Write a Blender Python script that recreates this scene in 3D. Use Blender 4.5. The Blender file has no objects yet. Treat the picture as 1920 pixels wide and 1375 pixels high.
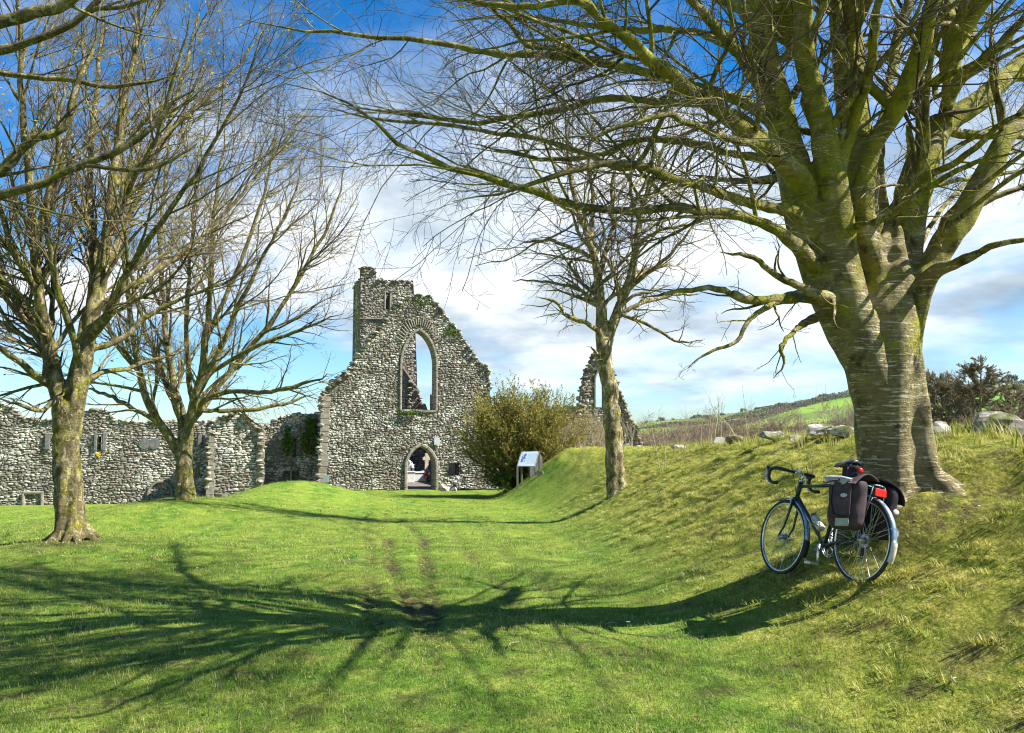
import bpy, math, random
import numpy as np
from mathutils import Vector, Matrix, Euler
from mathutils.geometry import tessellate_polygon

R = math.radians
rnd = random.Random(7)
rng = np.random.default_rng(11)
SC = bpy.context.scene
COL = SC.collection

# ------------------------------------------------------------------ camera
F = 1493.33
PITCH = math.atan(127.5 / F)
CAMZ = 1.6
cd = bpy.data.cameras.new('camera')
cam = bpy.data.objects.new('camera', cd)
COL.objects.link(cam)
cam.location = (0, 0, CAMZ)
cam.rotation_euler = (R(90) + PITCH, 0, 0)
cd.sensor_width = 36
cd.lens = 28
cd.clip_start = 0.05
cd.clip_end = 6000
SC.camera = cam

# ------------------------------------------------------------------ light and sky
SUN_EL, SUN_AZ = R(46), R(8)      # from the right, a little behind the camera
sdir = Vector((math.cos(SUN_EL) * math.cos(SUN_AZ), -math.cos(SUN_EL) * math.sin(SUN_AZ), math.sin(SUN_EL)))
ld = bpy.data.lights.new('sun', 'SUN')
ld.energy = 4.6
ld.angle = R(0.5)
ld.color = (1.0, 0.95, 0.86)
sun = bpy.data.objects.new('sun', ld)
sun.rotation_euler = sdir.to_track_quat('Z', 'Y').to_euler()
COL.objects.link(sun)
SC.view_settings.view_transform = 'Standard'
SC.view_settings.look = 'None'
SC.view_settings.gamma = 1
SC.render.filter_size = 1.1
SC.cycles.pixel_filter_type = 'BLACKMAN_HARRIS'
SC.cycles.filter_width = 1.1
SC.view_settings.exposure = 1.5


class NT:
    def __init__(s, nt):
        s.nt = nt

    def n(s, t, **kw):
        o = s.nt.nodes.new(t)
        for k, v in kw.items():
            setattr(o, k, v)
        return o

    def l(s, a, b):
        s.nt.links.new(a, b)

    def set(s, sock, v):
        if isinstance(v, bpy.types.NodeSocket):
            s.l(v, sock)
        elif v is not None:
            if sock.type == 'RGBA' and len(v) == 3:
                v = (*v, 1)
            sock.default_value = v

    def noise(s, vec, scale, detail=4, rough=.55, dist=0, col=False):
        o = s.n('ShaderNodeTexNoise')
        s.set(o.inputs['Vector'], vec)
        o.inputs['Scale'].default_value = scale
        o.inputs['Detail'].default_value = detail
        o.inputs['Roughness'].default_value = rough
        o.inputs['Distortion'].default_value = dist
        return o.outputs['Color' if col else 'Fac']

    def vor(s, vec, scale, feature='F1', out='Distance', rand=1):
        o = s.n('ShaderNodeTexVoronoi', feature=feature)
        s.set(o.inputs['Vector'], vec)
        o.inputs['Scale'].default_value = scale
        o.inputs['Randomness'].default_value = rand
        return o.outputs[out]

    def ramp(s, fac, stops, interp='LINEAR'):
        o = s.n('ShaderNodeValToRGB')
        s.set(o.inputs['Fac'], fac)
        cr = o.color_ramp
        cr.interpolation = interp
        while len(cr.elements) < len(stops):
            cr.elements.new(0.5)
        for e, (p, c) in zip(cr.elements, stops):
            e.position = p
            if not hasattr(c, '__len__'):
                c = (c, c, c)
            e.color = (*c[:3], 1)
        return o.outputs['Color']

    def mix(s, fac, a, b, mode='MIX'):
        o = s.n('ShaderNodeMix', data_type='RGBA', blend_type=mode)
        s.set(o.inputs['Factor'], fac)
        s.set(o.inputs['A'] if False else o.inputs[6], a)
        s.set(o.inputs[7], b)
        return o.outputs[2]

    def math(s, op, a, b=None, c=None, clamp=False):
        o = s.n('ShaderNodeMath', operation=op, use_clamp=clamp)
        s.set(o.inputs[0], a)
        if b is not None:
            s.set(o.inputs[1], b)
        if c is not None:
            s.set(o.inputs[2], c)
        return o.outputs[0]

    def vmath(s, op, a, b=None, out=0):
        o = s.n('ShaderNodeVectorMath', operation=op)
        s.set(o.inputs[0], a)
        if b is not None:
            s.set(o.inputs[1], b)
        return o.outputs[out]

    def sep(s, v):
        o = s.n('ShaderNodeSeparateXYZ')
        s.set(o.inputs[0], v)
        return o.outputs

    def comb(s, x, y, z):
        o = s.n('ShaderNodeCombineXYZ')
        s.set(o.inputs[0], x); s.set(o.inputs[1], y); s.set(o.inputs[2], z)
        return o.outputs[0]

    def maprange(s, v, a, b, c=0., d=1., smooth=False):
        o = s.n('ShaderNodeMapRange')
        if smooth:
            o.interpolation_type = 'SMOOTHSTEP'
        s.set(o.inputs[0], v)
        for i, q in enumerate((a, b, c, d)):
            o.inputs[1 + i].default_value = q
        return o.outputs[0]

    def bump(s, h, strength=.4, dist=.02, normal=None):
        o = s.n('ShaderNodeBump')
        o.inputs['Strength'].default_value = strength
        o.inputs['Distance'].default_value = dist
        s.l(h, o.inputs['Height'])
        if normal is not None:
            s.l(normal, o.inputs['Normal'])
        return o.outputs['Normal']

    def geo(s):
        return s.n('ShaderNodeNewGeometry').outputs


W = bpy.data.worlds.new('World')
SC.world = W
W.use_nodes = True
t = NT(W.node_tree)
W.node_tree.nodes.clear()
sky = t.n('ShaderNodeTexSky', sky_type='NISHITA')
sky.sun_disc = False
sky.sun_elevation = SUN_EL
sky.sun_rotation = math.atan2(sdir.x, sdir.y)
sky.altitude = 50
sky.air_density = 1.0
sky.dust_density = 0.4
sky.ozone_density = 2.5
gv = t.n('ShaderNodeTexCoord').outputs['Generated']
dz = t.sep(gv)[2]
dzc = t.math('MAXIMUM', dz, 0.0)
den = t.math('ADD', dzc, 0.22)
sx = t.sep(gv)
pv = t.comb(t.math('DIVIDE', sx[0], den), t.math('DIVIDE', sx[1], den), 0.0)
pv2 = t.vmath('ADD', pv, (3.1, 5.7, 0.4))
n1 = t.noise(pv2, 0.85, 7, .56, .5)
n2 = t.noise(t.vmath('ADD', pv, (7.3, 2.2, 9.0)), 2.6, 5, .6, .3)
dens = t.math('ADD', t.math('MULTIPLY', n1, .8), t.math('MULTIPLY', n2, .25))
# cloud bank thins out overhead and right at the horizon
elev = t.ramp(dz, [(0.0, .38), (.06, .47), (.16, .62), (.30, .60), (.42, .47), (.58, .37), (1.0, .38)])
dens = t.math('ADD', dens, t.math('SUBTRACT', elev, .52))
cov = t.maprange(dens, .45, .68, 0, 1, True)
tint = t.ramp(dz, [(0.0, (.66, .81, .92)), (.10, (.52, .78, .98)), (.32, (.06, .56, .95))])
skyc = t.mix(1.0, sky.outputs[0], tint, 'MULTIPLY')
skyc = t.vmath('SCALE', skyc)
W.node_tree.nodes[-1].inputs['Scale'].default_value = 1.35
shade = t.noise(t.vmath('ADD', pv, (1.3, 8.8, 2.0)), 1.5, 5, .55)
ccol = t.ramp(shade, [(.30, (9.4, 9.9, 10.6)), (.50, (8.0, 8.7, 9.6)), (.64, (4.9, 5.6, 6.5)), (.8, (3.4, 4.0, 4.8))])
# ramp colours are clamped at 1, so scale afterwards
ccol = t.ramp(shade, [(.36, (1.0, 1.0, 1.0)), (.49, (.82, .89, .96)), (.58, (.52, .62, .71)), (.70, (.34, .42, .50))])
ccol = t.vmath('SCALE', ccol)
W.node_tree.nodes[-1].inputs['Scale'].default_value = 7.6
wc = t.mix(cov, skyc, ccol)
bg = t.n('ShaderNodeBackground')
bg.inputs['Strength'].default_value = 0.055
t.l(wc, bg.inputs['Color'])
wo = t.n('ShaderNodeOutputWorld')
t.l(bg.outputs[0], wo.inputs[0])


# ------------------------------------------------------------------ materials
def mat(name, fn):
    m = bpy.data.materials.new(name)
    m.use_nodes = True
    m.node_tree.nodes.clear()
    t = NT(m.node_tree)
    out = t.n('ShaderNodeOutputMaterial')
    sh = fn(t)
    t.l(sh, out.inputs['Surface'])
    return m


def bsdf(t, col, rough=.8, normal=None, metal=0, spec=.3):
    b = t.n('ShaderNodeBsdfPrincipled')
    t.set(b.inputs['Base Color'], col)
    t.set(b.inputs['Roughness'], rough)
    b.inputs['Metallic'].default_value = metal
    b.inputs['Specular IOR Level'].default_value = spec
    if normal is not None:
        t.l(normal, b.inputs['Normal'])
    return b.outputs[0]


def leafy(t, col, trans=.35, rough=.6):
    d = bsdf(t, col, rough, spec=.25)
    tr = t.n('ShaderNodeBsdfTranslucent')
    t.set(tr.inputs['Color'], col)
    m = t.n('ShaderNodeMixShader')
    m.inputs[0].default_value = trans
    t.l(d, m.inputs[1]); t.l(tr.outputs[0], m.inputs[2])
    return m.outputs[0]


def plain(name, col, rough=.5, metal=0, spec=.5, var=.25, sc=30):
    def f(t):
        n = t.noise(t.n('ShaderNodeTexCoord').outputs['Object'], sc, 4)
        c0 = tuple(v * (1 - var) for v in col); c1 = tuple(min(1, v * (1 + var)) for v in col)
        c = t.ramp(n, [(.3, c0), (.7, c1)])
        r = t.math('ADD', t.math('MULTIPLY', n, .2), rough - .1)
        return bsdf(t, c, r, t.bump(n, .15, .002), metal, spec)
    return mat(name, f)


def m_stone(t, light=1.0, lich=0.0, moss=.5, dark=False):
    g = t.geo()
    pos = g['Position']
    isl = g['Random Per Island']
    wn = t.n('ShaderNodeTexWhiteNoise')
    t.l(t.vmath('SNAP', pos, (.45, .45, .2)), wn.inputs['Vector'])
    base = t.ramp(isl, [(0, (.16, .138, .115)), (.25, (.21, .185, .155)), (.5, (.27, .24, .205)), (.75, (.23, .195, .155)), (1, (.33, .30, .26))])
    base = t.mix(t.math('MULTIPLY', wn.outputs['Value'], .35), base, (.14, .115, .095))
    big = t.noise(pos, .7, 4)
    bl = t.noise(pos, 4.6, 6, .72, .5)
    bl2 = t.noise(pos, 15, 4, .7)
    f = t.math('ADD', t.math('MULTIPLY', bl, .70), t.math('ADD', t.math('MULTIPLY', bl2, .30), t.math('MULTIPLY', big, .45)))
    f = t.math('ADD', f, t.math('MULTIPLY', isl, .09))
    fac = t.maprange(f, .775 - lich, .835 - lich, 0, .9, True)
    c = t.mix(fac, base, (.60 * light, .57 * light, .50 * light))
    # dark and rusty stains
    st = t.noise(pos, 2.1, 5, .7)
    c = t.mix(t.maprange(st, .53, .66, 0, .7), c, (.075, .062, .05))
    og = t.noise(t.vmath('ADD', pos, (9, 3, 1)), 4.2, 3)
    c = t.mix(t.maprange(og, .64, .72, 0, .5), c, (.30, .17, .07))
    nz = t.sep(g['Normal'])[2]
    ms = t.math('MULTIPLY', t.maprange(nz, .25, .8), t.maprange(t.noise(pos, 3, 3), .45, .6))
    c = t.mix(t.math('MULTIPLY', ms, moss), c, (.10, .12, .02))
    b = t.math('ADD', t.noise(pos, 14, 6, .7), t.math('MULTIPLY', t.noise(pos, 60, 3, .6), .3))
    return bsdf(t, c, .92, t.bump(b, .6, .03), spec=.12)


M = {}
M['stone'] = mat('lichened_stone', lambda t: m_stone(t))
M['stone_left'] = mat('pale_rubble_stone', lambda t: m_stone(t, 1.0, -.004, .6))
M['stone_tower'] = mat('tower_stone', lambda t: m_stone(t, .9, -.03, .6))
M['rock'] = mat('field_rock', lambda t: m_stone(t, .9, .03, 1.0))
M['rock_dark'] = mat('dark_rock', lambda t: m_stone(t, .7, -.04, 1.0))


def m_mortar(t):
    pos = t.geo()['Position']
    n = t.noise(pos, 8, 6, .7)
    c = t.ramp(n, [(.3, (.07, .055, .043)), (.5, (.16, .138, .11)), (.68, (.38, .36, .31))])
    return bsdf(t, c, .95, t.bump(n, .9, .04), spec=.1)


M['mortar'] = mat('old_mortar', m_mortar)


def m_dressed(t):
    g = t.geo(); pos = g['Position']
    n = t.noise(pos, 5, 5, .6)
    c = t.ramp(n, [(.3, (.15, .125, .095)), (.55, (.27, .24, .19)), (.75, (.36, .33, .28))])
    c = t.mix(t.math('MULTIPLY', g['Random Per Island'], .3), c, (.18, .16, .13))
    return bsdf(t, c, .88, t.bump(t.noise(pos, 30, 4), .4, .02), spec=.2)


M['dressed'] = mat('dressed_limestone', m_dressed)


def m_greystone(t):
    pos = t.geo()['Position']
    n = t.noise(pos, 6, 5, .6)
    c = t.ramp(n, [(.3, (.09, .09, .088)), (.7, (.20, .19, .18))])
    return bsdf(t, c, .85, t.bump(n, .3, .02), spec=.2)


M['greystone'] = mat('grey_limestone', m_greystone)


def m_bark(t, moss=.5, light=1.0, streak=True, sc=1.0):
    tc = t.geo()
    pos = tc['Position']
    a = t.noise(pos, 3.0 * sc, 5, .6)
    st = t.noise(t.vmath('MULTIPLY', pos, (5 * sc, 5 * sc, 48 * sc)), 1, 5, .75, .6)
    lum = light
    c = t.ramp(a, [(.3, (.085 * lum, .066 * lum, .030 * lum)), (.55, (.185 * lum, .150 * lum, .070 * lum)), (.75, (.32 * lum, .27 * lum, .15 * lum))])
    if streak:
        c = t.mix(t.maprange(st, .55, .61, 0, .8), c, (.50 * lum, .46 * lum, .32 * lum))
        c = t.mix(t.maprange(st, .43, .33, 0, .5), c, (.055, .045, .03))
    m1 = t.noise(pos, 2.2 * sc, 6, .7, .3)
    m2 = t.noise(pos, 22 * sc, 3, .6)
    if streak: m1 = t.math('ADD', m1, t.maprange(t.sep(pos)[2], 1.6, 4.2, -.03, .13))
    mf = t.math('ADD', m1, t.math('MULTIPLY', t.math('SUBTRACT', m2, .5), .35))
    mc = t.ramp(t.noise(pos, 9, 3), [(.3, (.14, .15, .010)), (.7, (.36, .34, .025))])
    c = t.mix(t.maprange(mf, .63 - .25 * moss, .70 - .15 * moss, 0, .9), c, mc)
    dk = t.noise(t.vmath('ADD', pos, (4, 4, 4)), 5 * sc, 5, .7)
    c = t.mix(t.maprange(dk, .53, .66, 0, .85), c, (.035, .03, .016))
    if not streak:
        pl = t.noise(t.vmath('MULTIPLY', pos, (11, 11, 6)), 1, 6, .78, .8)
        c = t.mix(t.maprange(pl, .53, .60, 0, .85), c, (.50 * lum, .42 * lum, .27 * lum))
        c = t.mix(t.maprange(pl, .46, .36, 0, .75), c, (.04, .034, .016))
    b = t.math('ADD', t.math('MULTIPLY', st, .5), t.noise(pos, 28, 5, .7))
    return bsdf(t, c, .85, t.bump(b, 1.0, .04), spec=.2)


M['beech'] = mat('beech_bark', lambda t: m_bark(t, .42, 1.5))
M['beech_limb'] = mat('mossy_beech_branch', lambda t: m_bark(t, .85, 1.2, False))
M['bark_left'] = mat('mossy_bark', lambda t: m_bark(t, .55, .95, False, 2.0))
M['bark_mid'] = mat('grey_mossy_bark', lambda t: m_bark(t, .42, 1.35, False, 2.0))


def m_twig(t, c0=(.05, .036, .028), c1=(.13, .10, .06), c2=(.20, .19, .03)):
    g = t.geo()
    n = t.noise(g['Position'], 1.4, 3)
    r = g['Random Per Island']
    c = t.mix(r, c0, c1)
    c = t.mix(t.maprange(n, .5, .66, 0, .8), c, c2)
    return bsdf(t, c, .8, spec=.2)


M['twig'] = mat('twig_bark', lambda t: m_twig(t, (.045, .034, .03), (.13, .095, .06), (.20, .19, .03)))
M['twig_left'] = mat('twig_bark_buds', lambda t: m_twig(t, (.075, .053, .04), (.20, .15, .09), (.23, .21, .035)))
M['twig_mid'] = mat('twig_bark_grey', lambda t: m_twig(t, (.07, .052, .045), (.19, .15, .10), (.22, .20, .07)))
M['bud'] = mat('spring_buds', lambda t: leafy(t, t.ramp(t.geo()['Random Per Island'], [(0, (.36, .30, .06)), (.5, (.42, .36, .07)), (1, (.32, .16, .10))]), .4))
M['shrub_twig'] = mat('shrub_twigs', lambda t: m_twig(t, (.16, .115, .085), (.34, .26, .20), (.30, .25, .13)))
M['dry'] = mat('dry_stalks', lambda t: leafy(t, t.ramp(t.geo()['Random Per Island'], [(0, (.30, .23, .13)), (1, (.55, .47, .33))]), .2))


def m_yew(t):
    g = t.geo()
    n = t.noise(g['Position'], .9, 3)
    r = g['Random Per Island']
    f = t.math('ADD', t.math('MULTIPLY', r, .5), t.math('MULTIPLY', n, .7))
    c = t.ramp(f, [(.25, (.06, .085, .014)), (.5, (.20, .20, .03)), (.72, (.34, .29, .055)), (.9, (.42, .26, .07))])
    return leafy(t, c, .25)


M['yew'] = mat('yew_foliage', m_yew)
M['pine'] = mat('pine_foliage', lambda t: leafy(t, t.ramp(t.math('ADD', t.math('MULTIPLY', t.geo()['Random Per Island'], .5), t.math('MULTIPLY', t.noise(t.geo()['Position'], .35, 3), .6)), [(.25, (.05, .065, .035)), (.48, (.16, .14, .085)), (.75, (.33, .26, .16))]), .2))
M['ivy'] = mat('ivy_leaves', lambda t: leafy(t, t.ramp(t.geo()['Random Per Island'], [(0, (.03, .07, .01)), (.7, (.10, .18, .02)), (1, (.22, .26, .05))]), .3))
M['hedge'] = mat('hedge_foliage', lambda t: leafy(t, t.ramp(t.geo()['Random Per Island'], [(0, (.08, .09, .07)), (.6, (.15, .14, .115)), (1, (.22, .20, .16))]), .3))


def grass_col(t):
    """colour of the sward from its place: green lawn, yellower moss on the bank"""
    g = t.geo()
    pos = g['Position']
    s = t.sep(pos)
    n1 = t.noise(pos, .55, 4, .6)
    n2 = t.noise(pos, 3.0, 4, .65)
    c = t.ramp(n2, [(.30, (.055, .135, .016)), (.5, (.155, .275, .030)), (.68, (.36, .41, .075))])
    c = t.mix(t.maprange(n1, .45, .68, 0, .5), c, (.33, .36, .06))
    lo = t.noise(t.vmath('ADD', pos, (5, 1, 0)), 1.3, 4, .65)
    c = t.mix(t.maprange(lo, .46, .34, 0, .6), c, (.075, .165, .012))
    st_ = t.math('SINE', t.math('MULTIPLY', t.math('ADD', s[0], t.math('MULTIPLY', s[1], .17)), 4.2))
    stf = t.math('MULTIPLY', t.maprange(s[1], 11, 17), t.maprange(st_, -.3, .5, 0, .38))
    c = t.mix(stf, c, (.30, .37, .05))
    f = t.math('ADD', t.maprange(s[0], 1.0, 3.3, 0, 1.1, True), t.math('MULTIPLY', t.math('SUBTRACT', t.noise(pos, 1.1, 4), .5), 1.4), clamp=True)
    f = t.math('MULTIPLY', f, t.maprange(s[0], .6, 2.0))
    dry = t.ramp(t.noise(t.vmath('MULTIPLY', pos, (7, 2.2, 9)), 1, 5, .75, .4), [(.34, (.10, .13, .015)), (.46, (.30, .31, .04)), (.58, (.50, .45, .09)), (.72, (.62, .52, .18))])
    return t.mix(t.math('MULTIPLY', f, .92), c, dry), g, pos


def m_blade(t):
    c, g, pos = grass_col(t)
    isl = g['Random Per Island']
    o = t.n('ShaderNodeObjectInfo').outputs['Random']
    r = t.math('FRACT', t.math('ADD', isl, o))
    c = t.mix(t.maprange(r, .66, .90, 0, .85), c, (.58, .50, .22))
    c = t.mix(t.math('MULTIPLY', t.maprange(r, .5, .0), .55), c, (.07, .15, .012))
    return leafy(t, c, .42, .5)


M['blade'] = mat('grass_blades', m_blade)


def m_ground(t):
    c, g, pos = grass_col(t)
    fine = t.noise(pos, 38, 4, .7)
    s = t.n('ShaderNodeAttribute', attribute_name='soil').outputs['Fac']
    c = t.mix(t.maprange(fine, .62, .35, 0, .75), c, (.06, .10, .012))
    c = t.mix(t.maprange(t.noise(pos, 90, 2), .60, .72, 0, .35), c, (.45, .48, .16))
    sc = t.ramp(t.noise(pos, 17, 5, .7), [(.3, (.03, .018, .010)), (.55, (.075, .05, .03)), (.75, (.22, .16, .09))])
    s = t.math('MULTIPLY', s, t.maprange(t.noise(pos, 13, 4, .75), .36, .56, .25, 1.7))
    c = t.mix(t.math('MULTIPLY', t.math('ADD', s, t.math('MULTIPLY', t.math('SUBTRACT', fine, .5), s), clamp=True), .9), c, sc)
    b = t.math('ADD', t.noise(pos, 26, 5, .7), t.math('MULTIPLY', t.noise(pos, 5, 3), 1.2))
    return bsdf(t, c, .95, t.bump(b, .9, .05), spec=.08)


M['lawn'] = mat('lawn_ground', m_ground)


def m_fields(t):
    pos = t.geo()['Position']
    a = t.n('ShaderNodeAttribute', attribute_name='field').outputs['Fac']
    c = t.ramp(a, [(0, (.13, .17, .055)), (.3, (.10, .23, .045)), (.6, (.15, .28, .04)), (1, (.25, .32, .06))])
    n = t.noise(pos, .03, 4)
    c = t.mix(t.maprange(n, .4, .65, 0, .35), c, (.20, .24, .08))
    return bsdf(t, c, .95, t.bump(t.noise(pos, .6, 4), .3, .5), spec=.05)


M['fields'] = mat('pasture_fields', m_fields)

M['frame'] = plain('frame_paint_green_black', (.022, .040, .038), .32, .3)
M['black'] = plain('black_rubber', (.018, .018, .018), .6)
M['tape'] = plain('black_bar_tape', (.02, .02, .022), .55)
M['saddle'] = plain('saddle_leather', (.016, .017, .022), .35)
M['chrome'] = plain('bright_alloy', (.62, .63, .64), .28, .95)
M['alloy'] = plain('dull_alloy', (.42, .43, .44), .4, .9)
M['guard'] = plain('steel_blue_mudguard', (.30, .38, .46), .28, .55)
M['rack'] = plain('teal_rack_wire', (.20, .33, .32), .4, .4)
M['flap'] = plain('pale_mudflap', (.55, .52, .45), .6)
M['cloth_brown'] = plain('faded_pannier_cloth', (.075, .054, .060), .9, var=.35, sc=14, spec=.1)
M['cloth_dark'] = plain('dark_pannier_cloth', (.030, .026, .032), .9, var=.4, sc=18, spec=.1)
M['cloth_light'] = plain('pale_flap_lining', (.36, .38, .37), .9, var=.2, sc=20, spec=.1)
M['reflect_w'] = plain('pale_reflector', (.48, .50, .47), .4)
M['reflect_r'] = plain('red_reflector', (.72, .02, .015), .25)
M['bottle'] = plain('cloudy_bottle', (.50, .49, .40), .35)
M['bottle_cap'] = plain('grey_bottle_cap', (.10, .14, .18), .35)
M['white'] = plain('white_board', (.42, .46, .47), .5, var=.06)
M['post'] = plain('grey_wood_post', (.19, .17, .13), .8)
M['shirt'] = plain('white_shirt', (.75, .77, .80), .8, var=.05)
M['skin'] = plain('skin', (.48, .30, .22), .6, var=.08)
M['hair'] = plain('grey_hair', (.38, .37, .36), .8)
M['trouser'] = plain('dark_trousers', (.035, .04, .06), .85)
M['cross'] = plain('pale_cross_stone', (.50, .42, .32), .85, var=.2, sc=5)
M['grave'] = plain('pale_grave_stone', (.58, .58, .56), .8, var=.15, sc=5)
M['grave_dark'] = plain('dark_grave_stone', (.20, .19, .17), .8, var=.2, sc=5)
M['red_dark'] = plain('dark_red_leaves', (.10, .018, .016), .8)
M['dirt'] = plain('bare_gravel', (.15, .125, .095), .95, sc=3)
M['white_petal'] = plain('white_petal', (.8, .8, .8), .6, var=.05)
M['yellow_petal'] = plain('yellow_petal', (.8, .55, .03), .6, var=.1)


def m_panel(t):
    uv = t.n('ShaderNodeTexCoord').outputs['UV']
    s = t.sep(uv)
    line = t.math('GREATER_THAN', t.math('FRACT', t.math('MULTIPLY', s[1], 18)), .55)
    gap = t.math('GREATER_THAN', t.noise(t.vmath('MULTIPLY', uv, (26, 18, 1)), 1.0, 2), .42)
    col = t.math('MULTIPLY', t.math('GREATER_THAN', s[0], .42), t.math('LESS_THAN', s[0], .93))
    rows = t.math('MULTIPLY', t.math('GREATER_THAN', s[1], .12), t.math('LESS_THAN', s[1], .86))
    f = t.math('MULTIPLY', t.math('MULTIPLY', line, gap), t.math('MULTIPLY', col, rows))
    c = t.mix(t.math('MULTIPLY', f, .55), (.26, .33, .38), (.05, .08, .12))
    pic = t.math('MULTIPLY', t.math('MULTIPLY', t.math('GREATER_THAN', s[0], .10), t.math('LESS_THAN', s[0], .34)),
                 t.math('MULTIPLY', t.math('GREATER_THAN', s[1], .25), t.math('LESS_THAN', s[1], .85)))
    pn = t.math('GREATER_THAN', t.noise(uv, 9, 3), .45)
    c = t.mix(t.math('MULTIPLY', pic, pn), c, (.03, .06, .22))
    return bsdf(t, c, .6, spec=.2)


M['litter'] = mat('dead_leaves', lambda t: leafy(t, t.ramp(t.geo()['Random Per Island'], [(0, (.08, .045, .025)), (.6, (.19, .12, .07)), (1, (.36, .28, .17))]), .2))
M['panel'] = mat('printed_panel', m_panel)

# ------------------------------------------------------------------ helpers
OFF = {}


def setp(o, label=None, cat=None, group=None, kind=None):
    if label: o['label'] = label
    if cat: o['category'] = cat
    if group: o['group'] = group
    if kind: o['kind'] = kind
    return o


def thing(name, label, cat, loc=(0, 0, 0), group=None, rot=None, local=False):
    o = bpy.data.objects.new(name, None)
    o.empty_display_size = .2
    o.location = loc
    if rot is not None:
        o.rotation_euler = rot
    COL.objects.link(o)
    OFF[o.name] = np.zeros(3) if local else np.array(loc, float)
    return setp(o, label, cat, group)


def link(name, me, m=None, parent=None, smooth=False, label=None):
    o = bpy.data.objects.new(name, me)
    COL.objects.link(o)
    if m is not None and not me.materials:
        me.materials.append(m)
    if parent is not None:
        o.parent = parent
        OFF[o.name] = OFF.get(parent.name, np.zeros(3))
    if smooth:
        me.polygons.foreach_set('use_smooth', np.ones(len(me.polygons), bool))
    if label: o['label'] = label
    return o


def mesh_np(name, V, quads=None, tris=None):
    me = bpy.data.meshes.new(name)
    V = np.ascontiguousarray(V, dtype=np.float32).reshape(-1, 3)
    me.vertices.add(len(V))
    me.vertices.foreach_set('co', V.ravel())
    q = np.zeros((0, 4), np.int32) if quads is None else np.asarray(quads, np.int32).reshape(-1, 4)
    tr = np.zeros((0, 3), np.int32) if tris is None else np.asarray(tris, np.int32).reshape(-1, 3)
    nl = q.size + tr.size
    me.loops.add(nl)
    me.loops.foreach_set('vertex_index', np.concatenate([q.ravel(), tr.ravel()]))
    me.polygons.add(len(q) + len(tr))
    ls = np.concatenate([np.arange(len(q)) * 4, q.size + np.arange(len(tr)) * 3]).astype(np.int32)
    me.polygons.foreach_set('loop_start', ls)
    me.update(calc_edges=True)
    return me


def build_np(name, V, quads, m, parent=None, smooth=True, tris=None, kind=None, label=None):
    off = OFF.get(parent.name, np.zeros(3)) if parent is not None else np.zeros(3)
    me = mesh_np(name, np.asarray(V).reshape(-1, 3) - off, quads, tris)
    o = link(name, me, m, parent, smooth, label)
    if kind: o['kind'] = kind
    return o


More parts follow.
